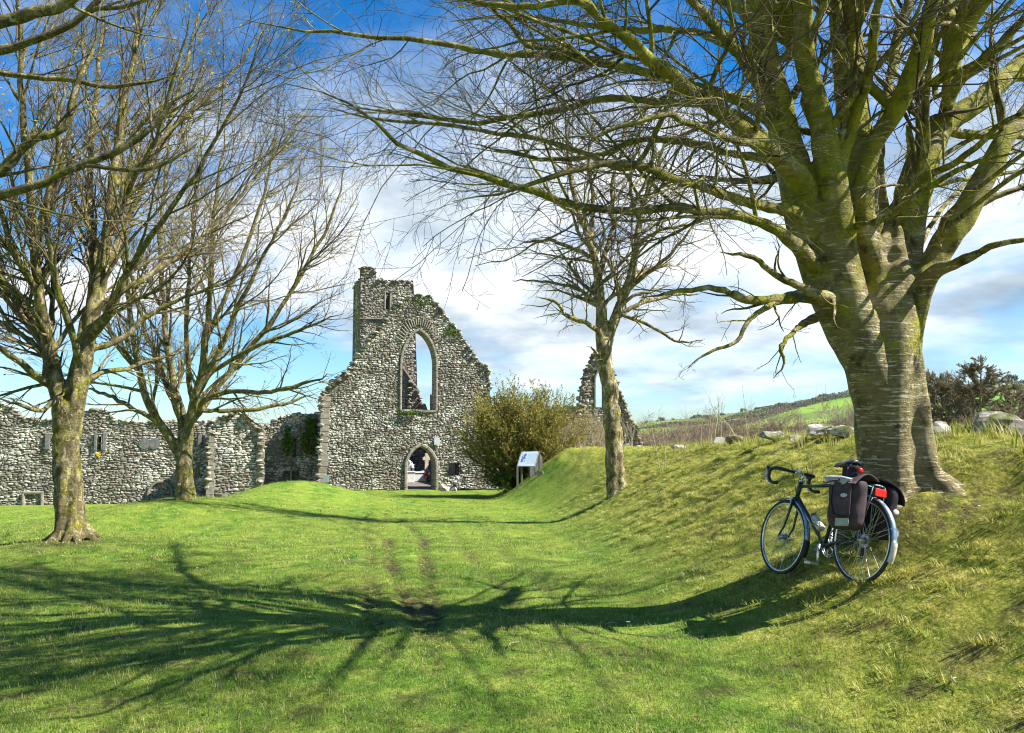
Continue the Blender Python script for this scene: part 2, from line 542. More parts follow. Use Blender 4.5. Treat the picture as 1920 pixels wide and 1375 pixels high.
class MB:
    def __init__(s):
        s.V = []; s.F = []

    def add(s, V, Fc):
        b = len(s.V)
        s.V += [tuple(map(float, v)) for v in V]
        s.F += [tuple(i + b for i in f) for f in Fc]
        return s

    def box(s, c, d, mtx=None, jit=0):
        x, y, z = (q / 2 for q in d)
        P = [Vector((sx * x, sy * y, sz * z)) for sx in (-1, 1) for sy in (-1, 1) for sz in (-1, 1)]
        if jit:
            P = [p + Vector((rnd.uniform(-jit, jit), rnd.uniform(-jit, jit), rnd.uniform(-jit, jit))) for p in P]
        if mtx is not None:
            P = [mtx @ p for p in P]
        P = [p + Vector(c) for p in P]
        return s.add(P, [(0, 1, 3, 2), (4, 6, 7, 5), (0, 4, 5, 1), (2, 3, 7, 6), (0, 2, 6, 4), (1, 5, 7, 3)])

    def tube(s, pts, r, n=8, cap=True, flat=None):
        pts = [Vector(p) for p in pts]
        rs = r if hasattr(r, '__len__') else [r] * len(pts)
        a = None
        V = []
        for i, p in enumerate(pts):
            tg = (pts[min(i + 1, len(pts) - 1)] - pts[max(i - 1, 0)]).normalized()
            if a is None:
                a = tg.orthogonal().normalized()
            a = (a - tg * a.dot(tg)).normalized()
            b = tg.cross(a)
            for k in range(n):
                w = 2 * math.pi * k / n
                V.append(p + (a * math.cos(w) + b * math.sin(w)) * rs[i])
        Fc = [(i * n + k, i * n + (k + 1) % n, (i + 1) * n + (k + 1) % n, (i + 1) * n + k) for i in range(len(pts) - 1) for k in range(n)]
        if cap:
            Fc += [tuple(range(n - 1, -1, -1)), tuple((len(pts) - 1) * n + k for k in range(n))]
        return s.add(V, Fc)

    def torus(s, c, ax, R0, r, n=48, k=8, a0=0, a1=2 * math.pi, squash=1.0):
        """ring round axis 'y' of a wheel"""
        V = []; full = abs(a1 - a0 - 2 * math.pi) < 1e-6
        cnt = n if full else n + 1
        for i in range(cnt):
            a = a0 + (a1 - a0) * i / n
            for j in range(k):
                b = 2 * math.pi * j / k
                rr = R0 + r * math.cos(b)
                V.append((c[0] + rr * math.cos(a), c[1] + r * squash * math.sin(b), c[2] + rr * math.sin(a)))
        Fc = []
        for i in range(n):
            i2 = (i + 1) % cnt
            for j in range(k):
                Fc.append((i * k + j, i * k + (j + 1) % k, i2 * k + (j + 1) % k, i2 * k + j))
        return s.add(V, Fc)

    def ell(s, c, r, nu=12, nv=8, mtx=None):
        V = []
        for i in range(nv + 1):
            th = math.pi * i / nv
            for j in range(nu):
                ph = 2 * math.pi * j / nu
                p = Vector((r[0] * math.sin(th) * math.cos(ph), r[1] * math.sin(th) * math.sin(ph), r[2] * math.cos(th)))
                if mtx is not None: p = mtx @ p
                V.append(p + Vector(c))
        Fc = [(i * nu + j, (i + 1) * nu + j, (i + 1) * nu + (j + 1) % nu, i * nu + (j + 1) % nu) for i in range(nv) for j in range(nu)]
        return s.add(V, Fc)

    def prism(s, poly, z0, z1, fn):
        """extrude a closed 2D outline; fn maps (a, b, depth) to a point"""
        n = len(poly)
        V = [fn(a, b, z0) for a, b in poly] + [fn(a, b, z1) for a, b in poly]
        Fc = [tuple(range(n)), tuple(range(2 * n - 1, n - 1, -1))] + [(i, i + n, (i + 1) % n + n, (i + 1) % n) for i in range(n)]
        return s.add(V, Fc)

    def build(s, name, m, parent=None, smooth=False, label=None, bevel=0, sub=0, kind=None):
        off = OFF.get(parent.name, np.zeros(3)) if parent is not None else np.zeros(3)
        me = bpy.data.meshes.new(name)
        me.from_pydata([(v[0] - off[0], v[1] - off[1], v[2] - off[2]) for v in s.V], [], s.F)
        me.update()
        o = link(name, me, m, parent, smooth, label)
        if bevel:
            b = o.modifiers.new('bevel', 'BEVEL'); b.width = bevel; b.segments = 2; b.limit_method = 'ANGLE'
        if sub:
            b = o.modifiers.new('sub', 'SUBSURF'); b.levels = sub; b.render_levels = sub
        if kind: o['kind'] = kind
        return o


cp, sp = math.cos(PITCH), math.sin(PITCH)


def ray(px, py):
    X = (px - 960) / F; Y = (687.5 - py) / F
    return np.array([X, cp - sp * Y, sp + cp * Y])


def wp(px, py, d):
    """the point of the place seen at a pixel of the photograph, d metres ahead"""
    r = ray(px, py)
    return np.array([0, 0, CAMZ]) + r * (d / r[1])


def baked(o):
    dg = bpy.context.evaluated_depsgraph_get()
    dg.update()
    me = bpy.data.meshes.new_from_object(o.evaluated_get(dg))
    bpy.data.objects.remove(o)
    return me


# ------------------------------------------------------------------ lie of the land
def sstep(t):
    t = np.clip(t, 0, 1)
    return t * t * (3 - 2 * t)


def xfoot(y): return np.interp(y, [0, 4, 6.3, 7.3, 9, 20, 28, 34, 40, 60], [2.2, 1.8, 1.22, 1.0, .95, .8, .1, -.9, -1.2, -1.2])
def xcrest(y): return np.interp(y, [0, 8, 20, 28, 34, 40, 60], [5.2, 5.2, 5.2, 4.4, 2.9, 2.9, 4.0])
def zcrest(y): return np.interp(y, [0, 8, 12, 16, 23, 32, 36, 42, 48, 60, 75], [1.5, 1.54, 1.58, 1.46, 1.25, 1.05, 1.0, .7, .55, .3, -1.5])


RUTS = []
for pts in (
    [(-1.1, 6.6), (-1.42, 8.2), (-1.85, 10.5), (-2.25, 13), (-2.75, 15.5), (-3.9, 18), (-5.6, 19.5)],
    [(-.72, 6.9), (-.95, 8.0), (-1.30, 9.5), (-1.62, 11), (-1.98, 13), (-2.3, 15), (-3.2, 18), (-4.8, 20.5)],
    [(-.55, 5.6), (-.66, 6.6), (-.80, 8.0), (-1.02, 10), (-1.42, 13), (-1.7, 15.5), (-2.3, 18.5), (-3.2, 21), (-3.8, 24)],
    [(.1, 7.6), (-.15, 9.5), (-.6, 12.5), (-1.05, 15.5), (-1.4, 19), (-1.9, 23), (-2.6, 28), (-4, 38)],
    [(.5, 8.2), (.3, 10), (-.1, 13), (-.5, 16.5), (-.9, 21), (-1.4, 26)]):
    RUTS.append(np.array(pts))
RUTW = [.7, 1.0, 1.0, .5, .4]


def rutmask(x, y, g=1.0):
    out = np.zeros_like(x)
    for w, pl in zip(RUTW, RUTS):
        best = np.full(x.shape, 9.)
        for a, b in zip(pl[:-1], pl[1:]):
            d = b - a; L = (d ** 2).sum()
            tt = np.clip(((x - a[0]) * d[0] + (y - a[1]) * d[1]) / L, 0, 1)
            best = np.minimum(best, np.hypot(x - a[0] - tt * d[0], y - a[1] - tt * d[1]))
        fade = np.interp(y, [5, 7.5, 13.5, 17, 30], [.35, 1, 1, .7, .5])
        brk = .75 + .3 * np.sin(y * 1.9 + 5 * w) + .5 * np.sin(y * 17 + 3 * w) * np.sin(y * 7.3 + x * 31) + .3 * np.sin(x * 60 + y * 23)
        out = np.maximum(out, w * fade * np.clip(brk, 0, 1) * np.clip(1.9 - best / (.075 * g), 0, 1))
    return out


def hgt(x, y):
    x = np.asarray(x, float); y = np.asarray(y, float)
    lawn = np.interp(y, [-60, 6, 50, 66, 80, 200], [0, 0, -1.85, -2.3, -5, -8])
    lawn = lawn - .75 * sstep((-x - 9.5) / 5) * sstep((y - 15) / 9)
    g = .22 * np.exp(-((x + 7.1) / 1.6) ** 2 - ((y - 13) / 1.6) ** 2)
    g = g + .55 * np.exp(-((x + 8.8) / 2.8) ** 2 - ((y - 21.5) / 4) ** 2)
    g = g + .86 * np.exp(-((x + 8.3) / 2.6) ** 2 - ((y - 31) / 4) ** 2)
    xf, xc, zc = xfoot(y), xcrest(y), zcrest(y)
    s = sstep((x - xf) / (xc - xf))
    z = (lawn + g) * (1 - s) + zc * s
    # the hollow and bare roots in front of the big beech
    z = z + .22 * np.exp(-((x - 3.3) / .38) ** 2 - ((y - 6.72) / .28) ** 2)
    z = z - .13 * np.exp(-((x - 4.0) / .4) ** 2 - ((y - 6.45) / .28) ** 2)
    z = z + .07 * np.exp(-((x - 4.1) / .5) ** 2 - ((y - 6.9) / .4) ** 2)
    xd = np.interp(y, [0, 20, 32, 45, 60], [7, 7.5, 9, 13, 15])
    z = z - 6.2 * sstep((x - xd) / 22)
    wob = .030 * np.sin(x * 1.3 + y * .7) * np.sin(y * .9 - x * .4) + .012 * np.sin(x * 4.1 + 1) * np.sin(y * 3.7 + x)
    ruff = (.022 * np.sin(x * 9 + 3 * np.sin(y * 1.7)) * np.sin(y * 5.3 + 2 * np.sin(x * 2.1)) + .014 * np.sin(x * 17 + y * 5) * np.sin(y * 13 - x * 6)) * s * (y < 45)
    lump = (.05 * np.sin(x * 2.6 + 1.7 * np.sin(y * .9)) * np.sin(y * 2.2 + 1.3 * np.sin(x * 1.7)) + .035 * np.sin(x * 5.3 + 2 * np.sin(y * 1.1)) * np.sin(y * 1.9 + x)) * s * (y < 45)
    return z + wob + ruff + lump


def far_h(x, y):
    """land beyond the friary: valley floor and the long hill"""
    x = np.asarray(x, float); y = np.asarray(y, float)
    k = x / np.maximum(y, 1)
    ridge = np.interp(k, [-1.5, -.3, 0, .154, .25, .34, .43, .51, .64, 1.0, 1.6], [6, 7, 9, 12.4, 20, 33, 44, 48, 57, 66, 60])
    r = np.hypot(x * .3, y)
    up = sstep((r - 160) / 760)
    z = -7.5 + (ridge + 7.5) * up - .02 * np.maximum(r - 960, 0)
    return z + 1.2 * np.sin(x * .012) * np.sin(y * .009) * up


def grow_axis(a, b, step, end0, end1, g=1.13):
    c = list(np.arange(a, b, step))
    s, v, lo = step, a, []
    while v > end0:
        s *= g; v -= s; lo.append(v)
    s, v, hi = step, c[-1], []
    while v < end1:
        s *= g; v += s; hi.append(v)
    return np.array(lo[::-1] + c + hi)


gx = grow_axis(-6, 6.2, .07, -60, 60, 1.07)
gy = grow_axis(2.6, 17, .08, -25, 95, 1.035)
X, Y = np.meshgrid(gx, gy, indexing='ij')
rm = rutmask(X, Y)
Z = hgt(X, Y) - .05 * rm
soil = rm.copy()
soil = np.maximum(soil, .95 * np.exp(-((X - 3.6) / .7) ** 2 - ((Y - 6.5) / .35) ** 2) * (np.sin(X * 23) * np.sin(Y * 19) * .4 + .6))
soil = np.maximum(soil, .6 * np.exp(-((X - 4.4) / .5) ** 2 - ((Y - 7.0) / .25) ** 2))
soil = np.maximum(soil, .75 * np.exp(-((X + 7.0) / .75) ** 2 - ((Y - 12.6) / .5) ** 2))
pt = np.sin(X * 2.1 + 1.3 * np.sin(Y * 1.1)) * np.sin(Y * 2.7 + 1.7 * np.sin(X * .9)) * np.sin(X * .7 + Y * .5 + 1)
soil = np.maximum(soil, np.clip((pt - .60) * 2.2, 0, .5) * (Y < 16))
pt2 = np.sin(X * 5.1 + 2 * np.sin(Y * 2.1)) * np.sin(Y * 6.3 + 2.2 * np.sin(X * 1.9 + 2))
soil = np.maximum(soil, np.clip((pt2 - .5) * 1.2, 0, .5) * (Y < 16))
nx, ny = X.shape
I = np.arange(nx * ny).reshape(nx, ny)
q = np.stack([I[:-1, :-1], I[1:, :-1], I[1:, 1:], I[:-1, 1:]], -1)
lawn = build_np('lawn', np.stack([X, Y, Z], -1), q, M['lawn'])
at = lawn.data.attributes.new('soil', 'FLOAT', 'POINT')
at.data.foreach_set('value', soil.ravel().astype(np.float32))
setp(lawn, 'mown green grass ground with worn wheel ruts, rising to a mossy bank', None, None, 'structure')

fx = np.concatenate([np.arange(-1600, -200, 60), np.arange(-200, 900, 9), np.arange(900, 2200, 60)])
fy = np.concatenate([np.arange(-300, 60, 30), np.arange(60, 1100, 9), np.arange(1100, 2600, 80)])
X, Y = np.meshgrid(fx, fy, indexing='ij')
Z = far_h(X, Y)
nearm = (np.abs(X) < 62) & (Y < 96)
Z = np.where(nearm, np.minimum(Z, -7.9), Z)
cellk = np.floor((X + .35 * Y) / 120) * 7.3 + np.floor((Y - .2 * X) / 105) * 3.1
fieldv = np.mod(np.abs(np.sin(cellk * 12.9898) * 43758.5453), 1)
nx, ny = X.shape
I = np.arange(nx * ny).reshape(nx, ny)
q = np.stack([I[:-1, :-1], I[1:, :-1], I[1:, 1:], I[:-1, 1:]], -1)
hill = build_np('hillside', np.stack([X, Y, Z], -1), q, M['fields'])
at = hill.data.attributes.new('field', 'FLOAT', 'POINT')
at.data.foreach_set('value', fieldv.ravel().astype(np.float32))
setp(hill, 'green hill of small pasture fields beyond the valley', None, None, 'structure')

# ------------------------------------------------------------------ rubble walls
YAW = R(18)
UD = np.array([math.cos(YAW), math.sin(YAW), 0])
ND = np.array([math.sin(YAW), -math.cos(YAW), 0])
DOOR = wp(789, 917, 50.0)


def stone_unit(seed):
    r = random.Random(seed)
    base = []
    n = 8
    for i in range(n):
        a = 2 * math.pi * (i + .5) / n
        ca, sa = math.cos(a), math.sin(a)
        k = .5 / max(abs(ca), abs(sa))
        k = k * .80 + .5 * .25
        base.append((ca * k * r.uniform(.88, 1.03), sa * k * r.uniform(.86, 1.03)))
    V = [(a, b, 0) for a, b in base]
    V += [(a * .99, b * .99, r.uniform(.45, .75)) for a, b in base]
    tx, ty = r.uniform(-.2, .2), r.uniform(-.2, .2)
    V += [(a * r.uniform(.76, .9), b * r.uniform(.72, .88), 1 + tx * a + ty * b + r.uniform(-.12, .12)) for a, b in base]
    V.append((r.uniform(-.1, .1), r.uniform(-.1, .1), 1.08))
    T = []
    for L in range(2):
        for i in range(n):
            a, b = L * n + i, L * n + (i + 1) % n
            c, d = a + n, b + n
            T += [(a, b, d), (a, d, c)]
    for i in range(n):
        T.append((2 * n + i, 2 * n + (i + 1) % n, 3 * n))
    return np.array(V), np.array(T)


STV = [stone_unit(s) for s in range(14)]
STM = {}


def stone_mesh(k, m):
    if (k, m.name) not in STM:
        me = mesh_np('stone', STV[k][0], None, STV[k][1])
        me.materials.append(m)
        STM[(k, m.name)] = me
    return STM[(k, m.name)]


def inside(poly, u, v):
    c = False
    j = len(poly) - 1
    for i in range(len(poly)):
        xi, yi = poly[i]; xj, yj = poly[j]
        if (yi > v) != (yj > v) and u < (xj - xi) * (v - yi) / (yj - yi) + xi:
            c = not c
        j = i
    return c


def rough(poly, step, jit, keep=lambda a, b: False):
    out = []
    for a, b in zip(poly, poly[1:] + poly[:1]):
        out.append(a)
        if keep(a, b): continue
        L = math.hypot(b[0] - a[0], b[1] - a[1])
        n = int(L / step)
        for i in range(1, n):
            tt = i / n
            out.append((a[0] + (b[0] - a[0]) * tt + rnd.uniform(-jit, jit), a[1] + (b[1] - a[1]) * tt + rnd.uniform(-jit, jit)))
    return out


class Wall:
    """upright rubble wall in the plane through O along u, seen from the side of n"""
    def __init__(s, O, yaw, thick=1.0):
        s.O = np.array(O, float)
        s.u = np.array([math.cos(yaw), math.sin(yaw), 0]); s.n = np.array([math.sin(yaw), -math.cos(yaw), 0])
        s.th = thick

    def uv(s, px, py):
        r = ray(px, py); c = np.array([0, 0, CAMZ])
        k = np.dot(s.O - c, s.n) / np.dot(r, s.n)
        p = c + r * k - s.O
        return (float(np.dot(p, s.u)), float(p[2]))

    def pt(s, u, v, d=0):
        return s.O + s.u * u + np.array([0, 0, v]) + s.n * d

    def build(s, root, outline, holes, m, sw=(.09, .32), sh=(.05, .12), nind=300, ragged=True, minpx=9, edge=True, crisp=False):
        keep = (lambda a, b: a[1] < s.low and b[1] < s.low)
        s.low = min(p[1] for p in outline) + .3
        ol = rough(outline, .35, .07 if ragged else .0, keep)
        s.ol = ol
        loops = [ol] + holes
        flat = [p for L in loops for p in L]
        tris = tessellate_polygon([[Vector((a, b, 0)) for a, b in L] for L in loops])
        n = len(flat)
        V = [s.pt(a, b, -.05) for a, b in flat] + [s.pt(a, b, -s.th) for a, b in flat]
        T = []
        for a, b, c in tris:
            T.append((a, b, c)); T.append((a + n, c + n, b + n))
        b0 = 0
        for L in loops:
            k = len(L)
            for i in range(k):
                a, b = b0 + i, b0 + (i + 1) % k
                T += [(a, b, b + n), (a, b + n, a + n)]
            b0 += k
        build_np('mortar_core', np.array(V), None, M['mortar'], root, False, np.array(T))
        # courses of stones
        u0, u1 = min(p[0] for p in ol), max(p[0] for p in ol)
        v0, v1 = min(p[1] for p in ol), max(p[1] for p in ol)
        st = []
        v = v0
        ci = 0
        while v < v1:
            h = rnd.uniform(*sh) * (1.25 if rnd.random() < .15 else 1)
            uu = u0 - rnd.random() * .3
            ph = rnd.uniform(0, 6)
            while uu < u1:
                w = rnd.uniform(*sw) * (1.3 if rnd.random() < .08 else 1)
                cu = uu + w / 2
                cv = v + h / 2 + .06 * math.sin(cu * 1.3 + ci * .15) + .05 * math.sin(cu * .31 + ci * .05) + rnd.uniform(-.03, .03)
                hh = h * rnd.choice((.72, .95, 1.05, 1.1, 1.5)) * rnd.uniform(.9, 1.08)
                ww = w * rnd.uniform(.9, 1.04)
                uu += w
                cs = [(cu + a * ww * .45, cv + b * hh * .45) for a in (-1, 1) for b in (-1, 1)]
                if sum(inside(ol, *c) for c in cs) < 3: continue
                if any(inside(H, *c) for H in holes for c in cs): continue
                st.append((cu, cv, ww, hh, rnd.uniform(.07, .15), rnd.uniform(-.14, .14), rnd.randrange(14)))
            v += h * .97
            ci += 1
        # which show at 10 px or more: the largest become parts
        def px(sn):
            p = s.pt(sn[0], sn[1]); d = max(1, p[1])
            return max(sn[2], sn[3]) * F / d
        off = OFF[root.name]
        order = sorted(range(len(st)), key=lambda i: -st[i][2] * st[i][3] / max(1, s.pt(st[i][0], st[i][1])[1]) ** 2)
        ind = set(i for i in order[:nind] if px(st[i]) >= minpx)
        Vs, Ts, b = [], [], 0
        for i, (cu, cv, w, h, d, rot, k) in enumerate(st):
            c = s.pt(cu, cv, -.06)
            d *= .6
            cr, sr = math.cos(rot), math.sin(rot)
            au = (s.u * cr + np.array([0, 0, sr])) * w
            av = (-s.u * sr + np.array([0, 0, cr])) * h
            an = s.n * d
            if i in ind:
                o = bpy.data.objects.new('stone', stone_mesh(k, m))
                COL.objects.link(o)
                o.parent = root
                mt = np.eye(4)
                mt[:3, 0] = au; mt[:3, 1] = av; mt[:3, 2] = an; mt[:3, 3] = c - off
                o.matrix_basis = Matrix(mt.tolist())
            else:
                uvt, tt = STV[k]
                Vs.append(c + uvt[:, :1] * au + uvt[:, 1:2] * av + uvt[:, 2:3] * an)
                Ts.append(tt + b); b += len(uvt)
        # ragged through-stones along broken edges
        if edge:
            for a, bb in zip(ol, ol[1:] + ol[:1]):
                if keep(a, bb) or (crisp and abs(bb[0] - a[0]) < .4 * abs(bb[1] - a[1])): continue
                L = math.hypot(bb[0] - a[0], bb[1] - a[1])
                k0 = max(1, int(L / .2))
                for q_ in range(k0):
                    tt_ = (q_ + rnd.random()) / k0
                    cu, cv = a[0] + (bb[0] - a[0]) * tt_, a[1] + (bb[1] - a[1]) * tt_
                    for dd in np.arange(-s.th + .1, .05, .3):
                        w, h = rnd.uniform(.18, .42), rnd.uniform(.10, .22)
                        k = rnd.randrange(14)
                        c = s.pt(cu + rnd.uniform(-.08, .06), cv + rnd.uniform(-.12, .02), dd + rnd.uniform(-.1, .06))
                        rr = rnd.uniform(-.25, .25)
                        uvt, tt = STV[k]
                        au = (s.u * math.cos(rr) + np.array([0, 0, math.sin(rr)])) * w
                        av = (-s.u * math.sin(rr) + np.array([0, 0, math.cos(rr)])) * h
                        Vs.append(c + uvt[:, :1] * au + uvt[:, 1:2] * av + uvt[:, 2:3] * s.n * rnd.uniform(.2, .34))
                        Ts.append(tt + b); b += len(uvt)
        if Vs:
            build_np('rubble_stones', np.concatenate(Vs), None, m, root, False, np.concatenate(Ts), kind='stuff')
        s.stones = st
        return s

    def path_stones(s, root, path, w, proud, depth, m, seg=.34, name='frame_stone', gap=.012):
        """dressed stones laid along a path in the wall plane"""
        pts = [np.array(p, float) for p in path]
        L = [0]
        for a, b in zip(pts[:-1], pts[1:]):
            L.append(L[-1] + np.linalg.norm(b - a))
        tot = L[-1]; n = max(1, int(tot / seg))
        def at_(d):
            return np.array([np.interp(d, L, [p[0] for p in pts]), np.interp(d, L, [p[1] for p in pts])])
        for i in range(n):
            d0, d1 = tot * i / n + gap, tot * (i + 1) / n - gap
            ds = np.linspace(d0, d1, 4)
            mb = MB()
            V = []
            ww = w * rnd.uniform(.94, 1.06); pr = proud + rnd.uniform(-.01, .012)
            for d in ds:
                p = at_(d); tg = at_(min(d + .02, tot)) - at_(max(d - .02, 0)); tg /= np.linalg.norm(tg) + 1e-9
                nn = np.array([-tg[1], tg[0]])
                for (k, z) in ((-.5, -depth), (-.5, pr * .4), (-.2, pr), (.3, pr), (.5, pr * .6), (.5, -depth)):
                    c = p + nn * k * ww
                    V.append(s.pt(c[0], c[1], z))
            k6 = 6
            Fc = [(i2 * k6 + j, i2 * k6 + (j + 1) % k6, (i2 + 1) * k6 + (j + 1) % k6, (i2 + 1) * k6 + j) for i2 in range(3) for j in range(k6)]
            Fc += [tuple(range(k6 - 1, -1, -1)), tuple(3 * k6 + j for j in range(k6))]
            mb.add(V, Fc)
            mb.build(name, m, root)


def arch_path(u0, u1, vb, vs, va, n=9):
    """pointed arch outline from the left foot over the apex to the right foot"""
    c = (u0 + u1) / 2; out = [(u0, vb)]
    for i in range(n + 1):
        tt = i / n
        out.append((u0 + (c - u0) * (1 - math.cos(tt * math.pi / 2)) ** .92, vs + (va - vs) * math.sin(tt * math.pi / 2) ** 1.0 * (1 - .06 * math.sin(tt * math.pi))))
    L = out[:]
    for p in out[-2::-1]:
        L.append((2 * c - p[0], p[1]))
    return L


# --- west gable
wl = Wall(DOOR, YAW, 1.1)
root = thing('ruined_gable', 'tall lichen-spotted stone church gable with pointed window and arched doorway, edges broken', 'ruin', tuple(DOOR))
U = wl.uv
pts = [(597, 960), (597, 915), (600, 860), (604, 790), (605, 738), (622, 722), (640, 702), (660, 690), (672, 664), (692, 640), (706, 618), (722, 600), (736, 584), (752, 562), (775, 552), (806, 554), (822, 572), (838, 594), (852, 612), (866, 632), (878, 650), (892, 668), (902, 682), (915, 686), (918, 712), (921, 765), (936, 800), (975, 826), (985, 960)]
outline = [U(*p) for p in pts]
a0 = U(752, 770); a1 = U(816.5, 770)
wtop = U(783, 621)[1]; wspr = U(783, 684)[1]
win = arch_path(a0[0], a1[0], a0[1], wspr, wtop)
b0 = U(763, 917); b1 = U(815, 917)
dtop = U(789, 838)[1]; dspr = U(789, 874)[1]
door = arch_path(b0[0], b1[0], -.7, dspr, dtop)
h0, h1 = U(841, 892), U(861, 869)
hole = [(h0[0], h0[1]), (h1[0], h0[1]), (h1[0], h1[1]), (h0[0], h1[1])]
fr = .16
win_o = arch_path(a0[0] - fr, a1[0] + fr, a0[1] - .05, wspr, wtop + fr * 1.3)
door_o = arch_path(b0[0] - .24, b1[0] + .24, -.7, dspr, dtop + .26)
wl.build(root, outline, [win, door, hole], M['stone'], nind=300)
wl.path_stones(root, arch_path(a0[0] - fr / 2 + .04, a1[0] + fr / 2 - .04, a0[1], wspr, wtop + fr * .5), fr, .10, .95, M['dressed'], .42)
wl.path_stones(root, arch_path(b0[0] - .09, b1[0] + .09, -.3, dspr, dtop + .1), .22, .14, .9, M['dressed'], .42)
# thin relieving stones fanned over the window head
apex = ((a0[0] + a1[0]) / 2, wspr + .5)
for i in range(22):
    a = R(28 + 124 * i / 21)
    ro = wtop - wspr
    p0 = np.array([apex[0] + math.cos(a) * 1.15, apex[1] + math.sin(a) * (ro - .12)])
    dr = np.array([math.cos(a), math.sin(a)])
    mb = MB()
    P0, P1 = wl.pt(*(p0), .05), wl.pt(*(p0 + dr * rnd.uniform(.4, .55)), .05)
    mb.tube([P0, (P0 + P1) / 2, P1], [.045, .05, .035], 6)
    mb.build('relieving_stone', M['dressed'], root)
# sill stones and moss on the window ledge
for i in range(7):
    uu = a0[0] + (a1[0] - a0[0]) * (i + .5) / 7
    MB().box(wl.pt(uu, a0[1] - .02, -.35), (.36, .9, .16), Matrix.Rotation(YAW, 3, 'Z'), .02).build('sill_stone', M['stone'], root)
# big quoins on the left corner
vq = outline[1][1] - .1
while vq < outline[4][1] - .3:
    h = rnd.uniform(.26, .42)
    cu = np.interp(vq, [outline[1][1], outline[4][1]], [outline[1][0], outline[4][0]]) + .2
    MB().box(wl.pt(cu, vq + h / 2, -.1), (rnd.uniform(.4, .6), .42, h - .02), Matrix.Rotation(YAW, 3, 'Z'), .015).build('quoin', M['dressed'], root, bevel=.02)
    vq += h
# inner tracery stubs hanging from the right window jamb
for py in (640, 655, 668, 690):
    e = U(815.5, py)
    MB().box(wl.pt(e[0] - .02, e[1], -.3), (.16, .22, .14), None, .03).build('tracery_stub', M['dressed'], root)

# side walls of the nave behind it
def side_wall(u, length, h, m, label, name, w0=1.2, n=60):
    o = DOOR + UD * u - ND * w0
    yaw = YAW + R(90)
    w = Wall(o, yaw, .9)
    r_ = thing(name, label, 'wall', tuple(o))
    w.build(r_, [(0, -1), (length, -1), (length, 6.6), (9.6, 6.4), (8.6, h), (4, h * 1.05), (0, h)], [], m, nind=n, minpx=12, edge=True)  # low front lets sun onto the cross, tall back shades the rear wall
    return w


lft = wl.uv(597, 900)[0]
# wall of the north side: its shaded outer face shows left of the gable
o = DOOR + UD * (lft + .95) - ND * 9.0
side = Wall(o, YAW - R(90), .9)
sr_ = thing('nave_side_wall', 'shaded side wall running back from the left corner of the gable', 'wall', tuple(o))
side.build(sr_, [(0, -1), (7.85, -1), (7.85, 6.4), (6.2, 6.9), (4.0, 6.7), (1.0, 5.6), (0, 5.4)], [], M['stone_tower'], nind=40, minpx=6)
side_wall(4.6, 13.6, 2.5, M['stone_tower'], 'unseen right wall of the nave, added to shade the church interior', 'nave_side_wall')  # out-of-view wall added to darken what shows through the door

# --- bell tower behind
TO = DOOR - ND * 15.0 + UD * .1
tw = Wall(TO, YAW, .8)
tr_ = thing('bell_tower', 'square stone tower rising behind the gable with narrow slit window and string course', 'tower', tuple(TO))
T = tw.uv
tp = [(675, 960), (676, 700), (676, 600), (677, 520), (677, 502), (686, 500), (699, 502), (704, 515), (707, 524), (730, 525), (775, 526), (777, 560), (779, 620), (782, 700), (786, 960)]
tout = [T(*p) for p in tp]
s0, s1 = T(723, 580), T(731, 550)
slit = [(s0[0], s0[1]), (s1[0], s0[1]), (s1[0], s1[1]), (s0[0], s1[1])]
s2, s3 = T(767, 748), T(770, 736)
slit2 = [(s2[0], s2[1]), (s3[0], s2[1]), (s3[0], s3[1]), (s2[0], s3[1])]
ta0, ta1 = T(752, 917)[0], T(800, 917)[0]
tarch = arch_path(-1.6, 1.2, -.6, 1.6, 3.2)
tw.build(tr_, tout, [slit, slit2, tarch], M['stone_tower'], sw=(.14, .4), sh=(.08, .17), nind=220, minpx=7, ragged=False, crisp=True)
tw.path_stones(tr_, [T(674, 598), T(731, 598)], .14, .16, .1, M['dressed'], .9, 'string_course')
tw.path_stones(tr_, [(slit[0][0] - .06, slit[0][1]), (slit[3][0] - .06, slit[3][1])], .13, .05, .4, M['dressed'], .45)
tw.path_stones(tr_, [(slit[1][0] + .06, slit[1][1]), (slit[2][0] + .06, slit[2][1])], .13, .05, .4, M['dressed'], .45)
# slanting weathering course where the nave roof met the tower
tw.path_stones(tr_, [T(742, 672), T(786, 736)], .16, .3, .1, M['dressed'], .8, 'roof_crease')
tw.path_stones(tr_, [T(742, 672), T(690, 745)], .16, .3, .1, M['dressed'], .8, 'roof_crease')
# the other three faces
wu = (tout[10][0] - tout[3][0]); ul, ur = tout[3][0], tout[10][0]
zt = tout[10][1]
for (o_, yw, L, hh, hs) in ((TO + UD * ul - ND * wu, YAW - R(90), wu - .8, zt, []), (TO + UD * ur - ND * .8, YAW + R(90), wu - .8, zt, [])):
    w = Wall(o_, yw, .8)
    w.build(tr_, [(0, -1), (L, -1), (L, hh), (0, hh)], hs, M['stone_tower'], sw=(.2, .5), sh=(.12, .22), nind=0, ragged=False, crisp=True)
w = Wall(TO + UD * 0 - ND * wu, YAW, .8)
sl = (slit[0][0] + .55, slit[0][1] - .5, slit[1][0] + .25, slit[2][1] + .6)
w.build(tr_, [(ul, -1), (ur, -1), (ur, zt), (ul, zt)], [[(slit[0][0] - .9, sl[1]), (slit[0][0] - .05, sl[1]), (slit[0][0] - .05, sl[3]), (slit[0][0] - .9, sl[3])]], M['stone_tower'], sw=(.2, .5), sh=(.12, .22), nind=0, ragged=False, crisp=True)
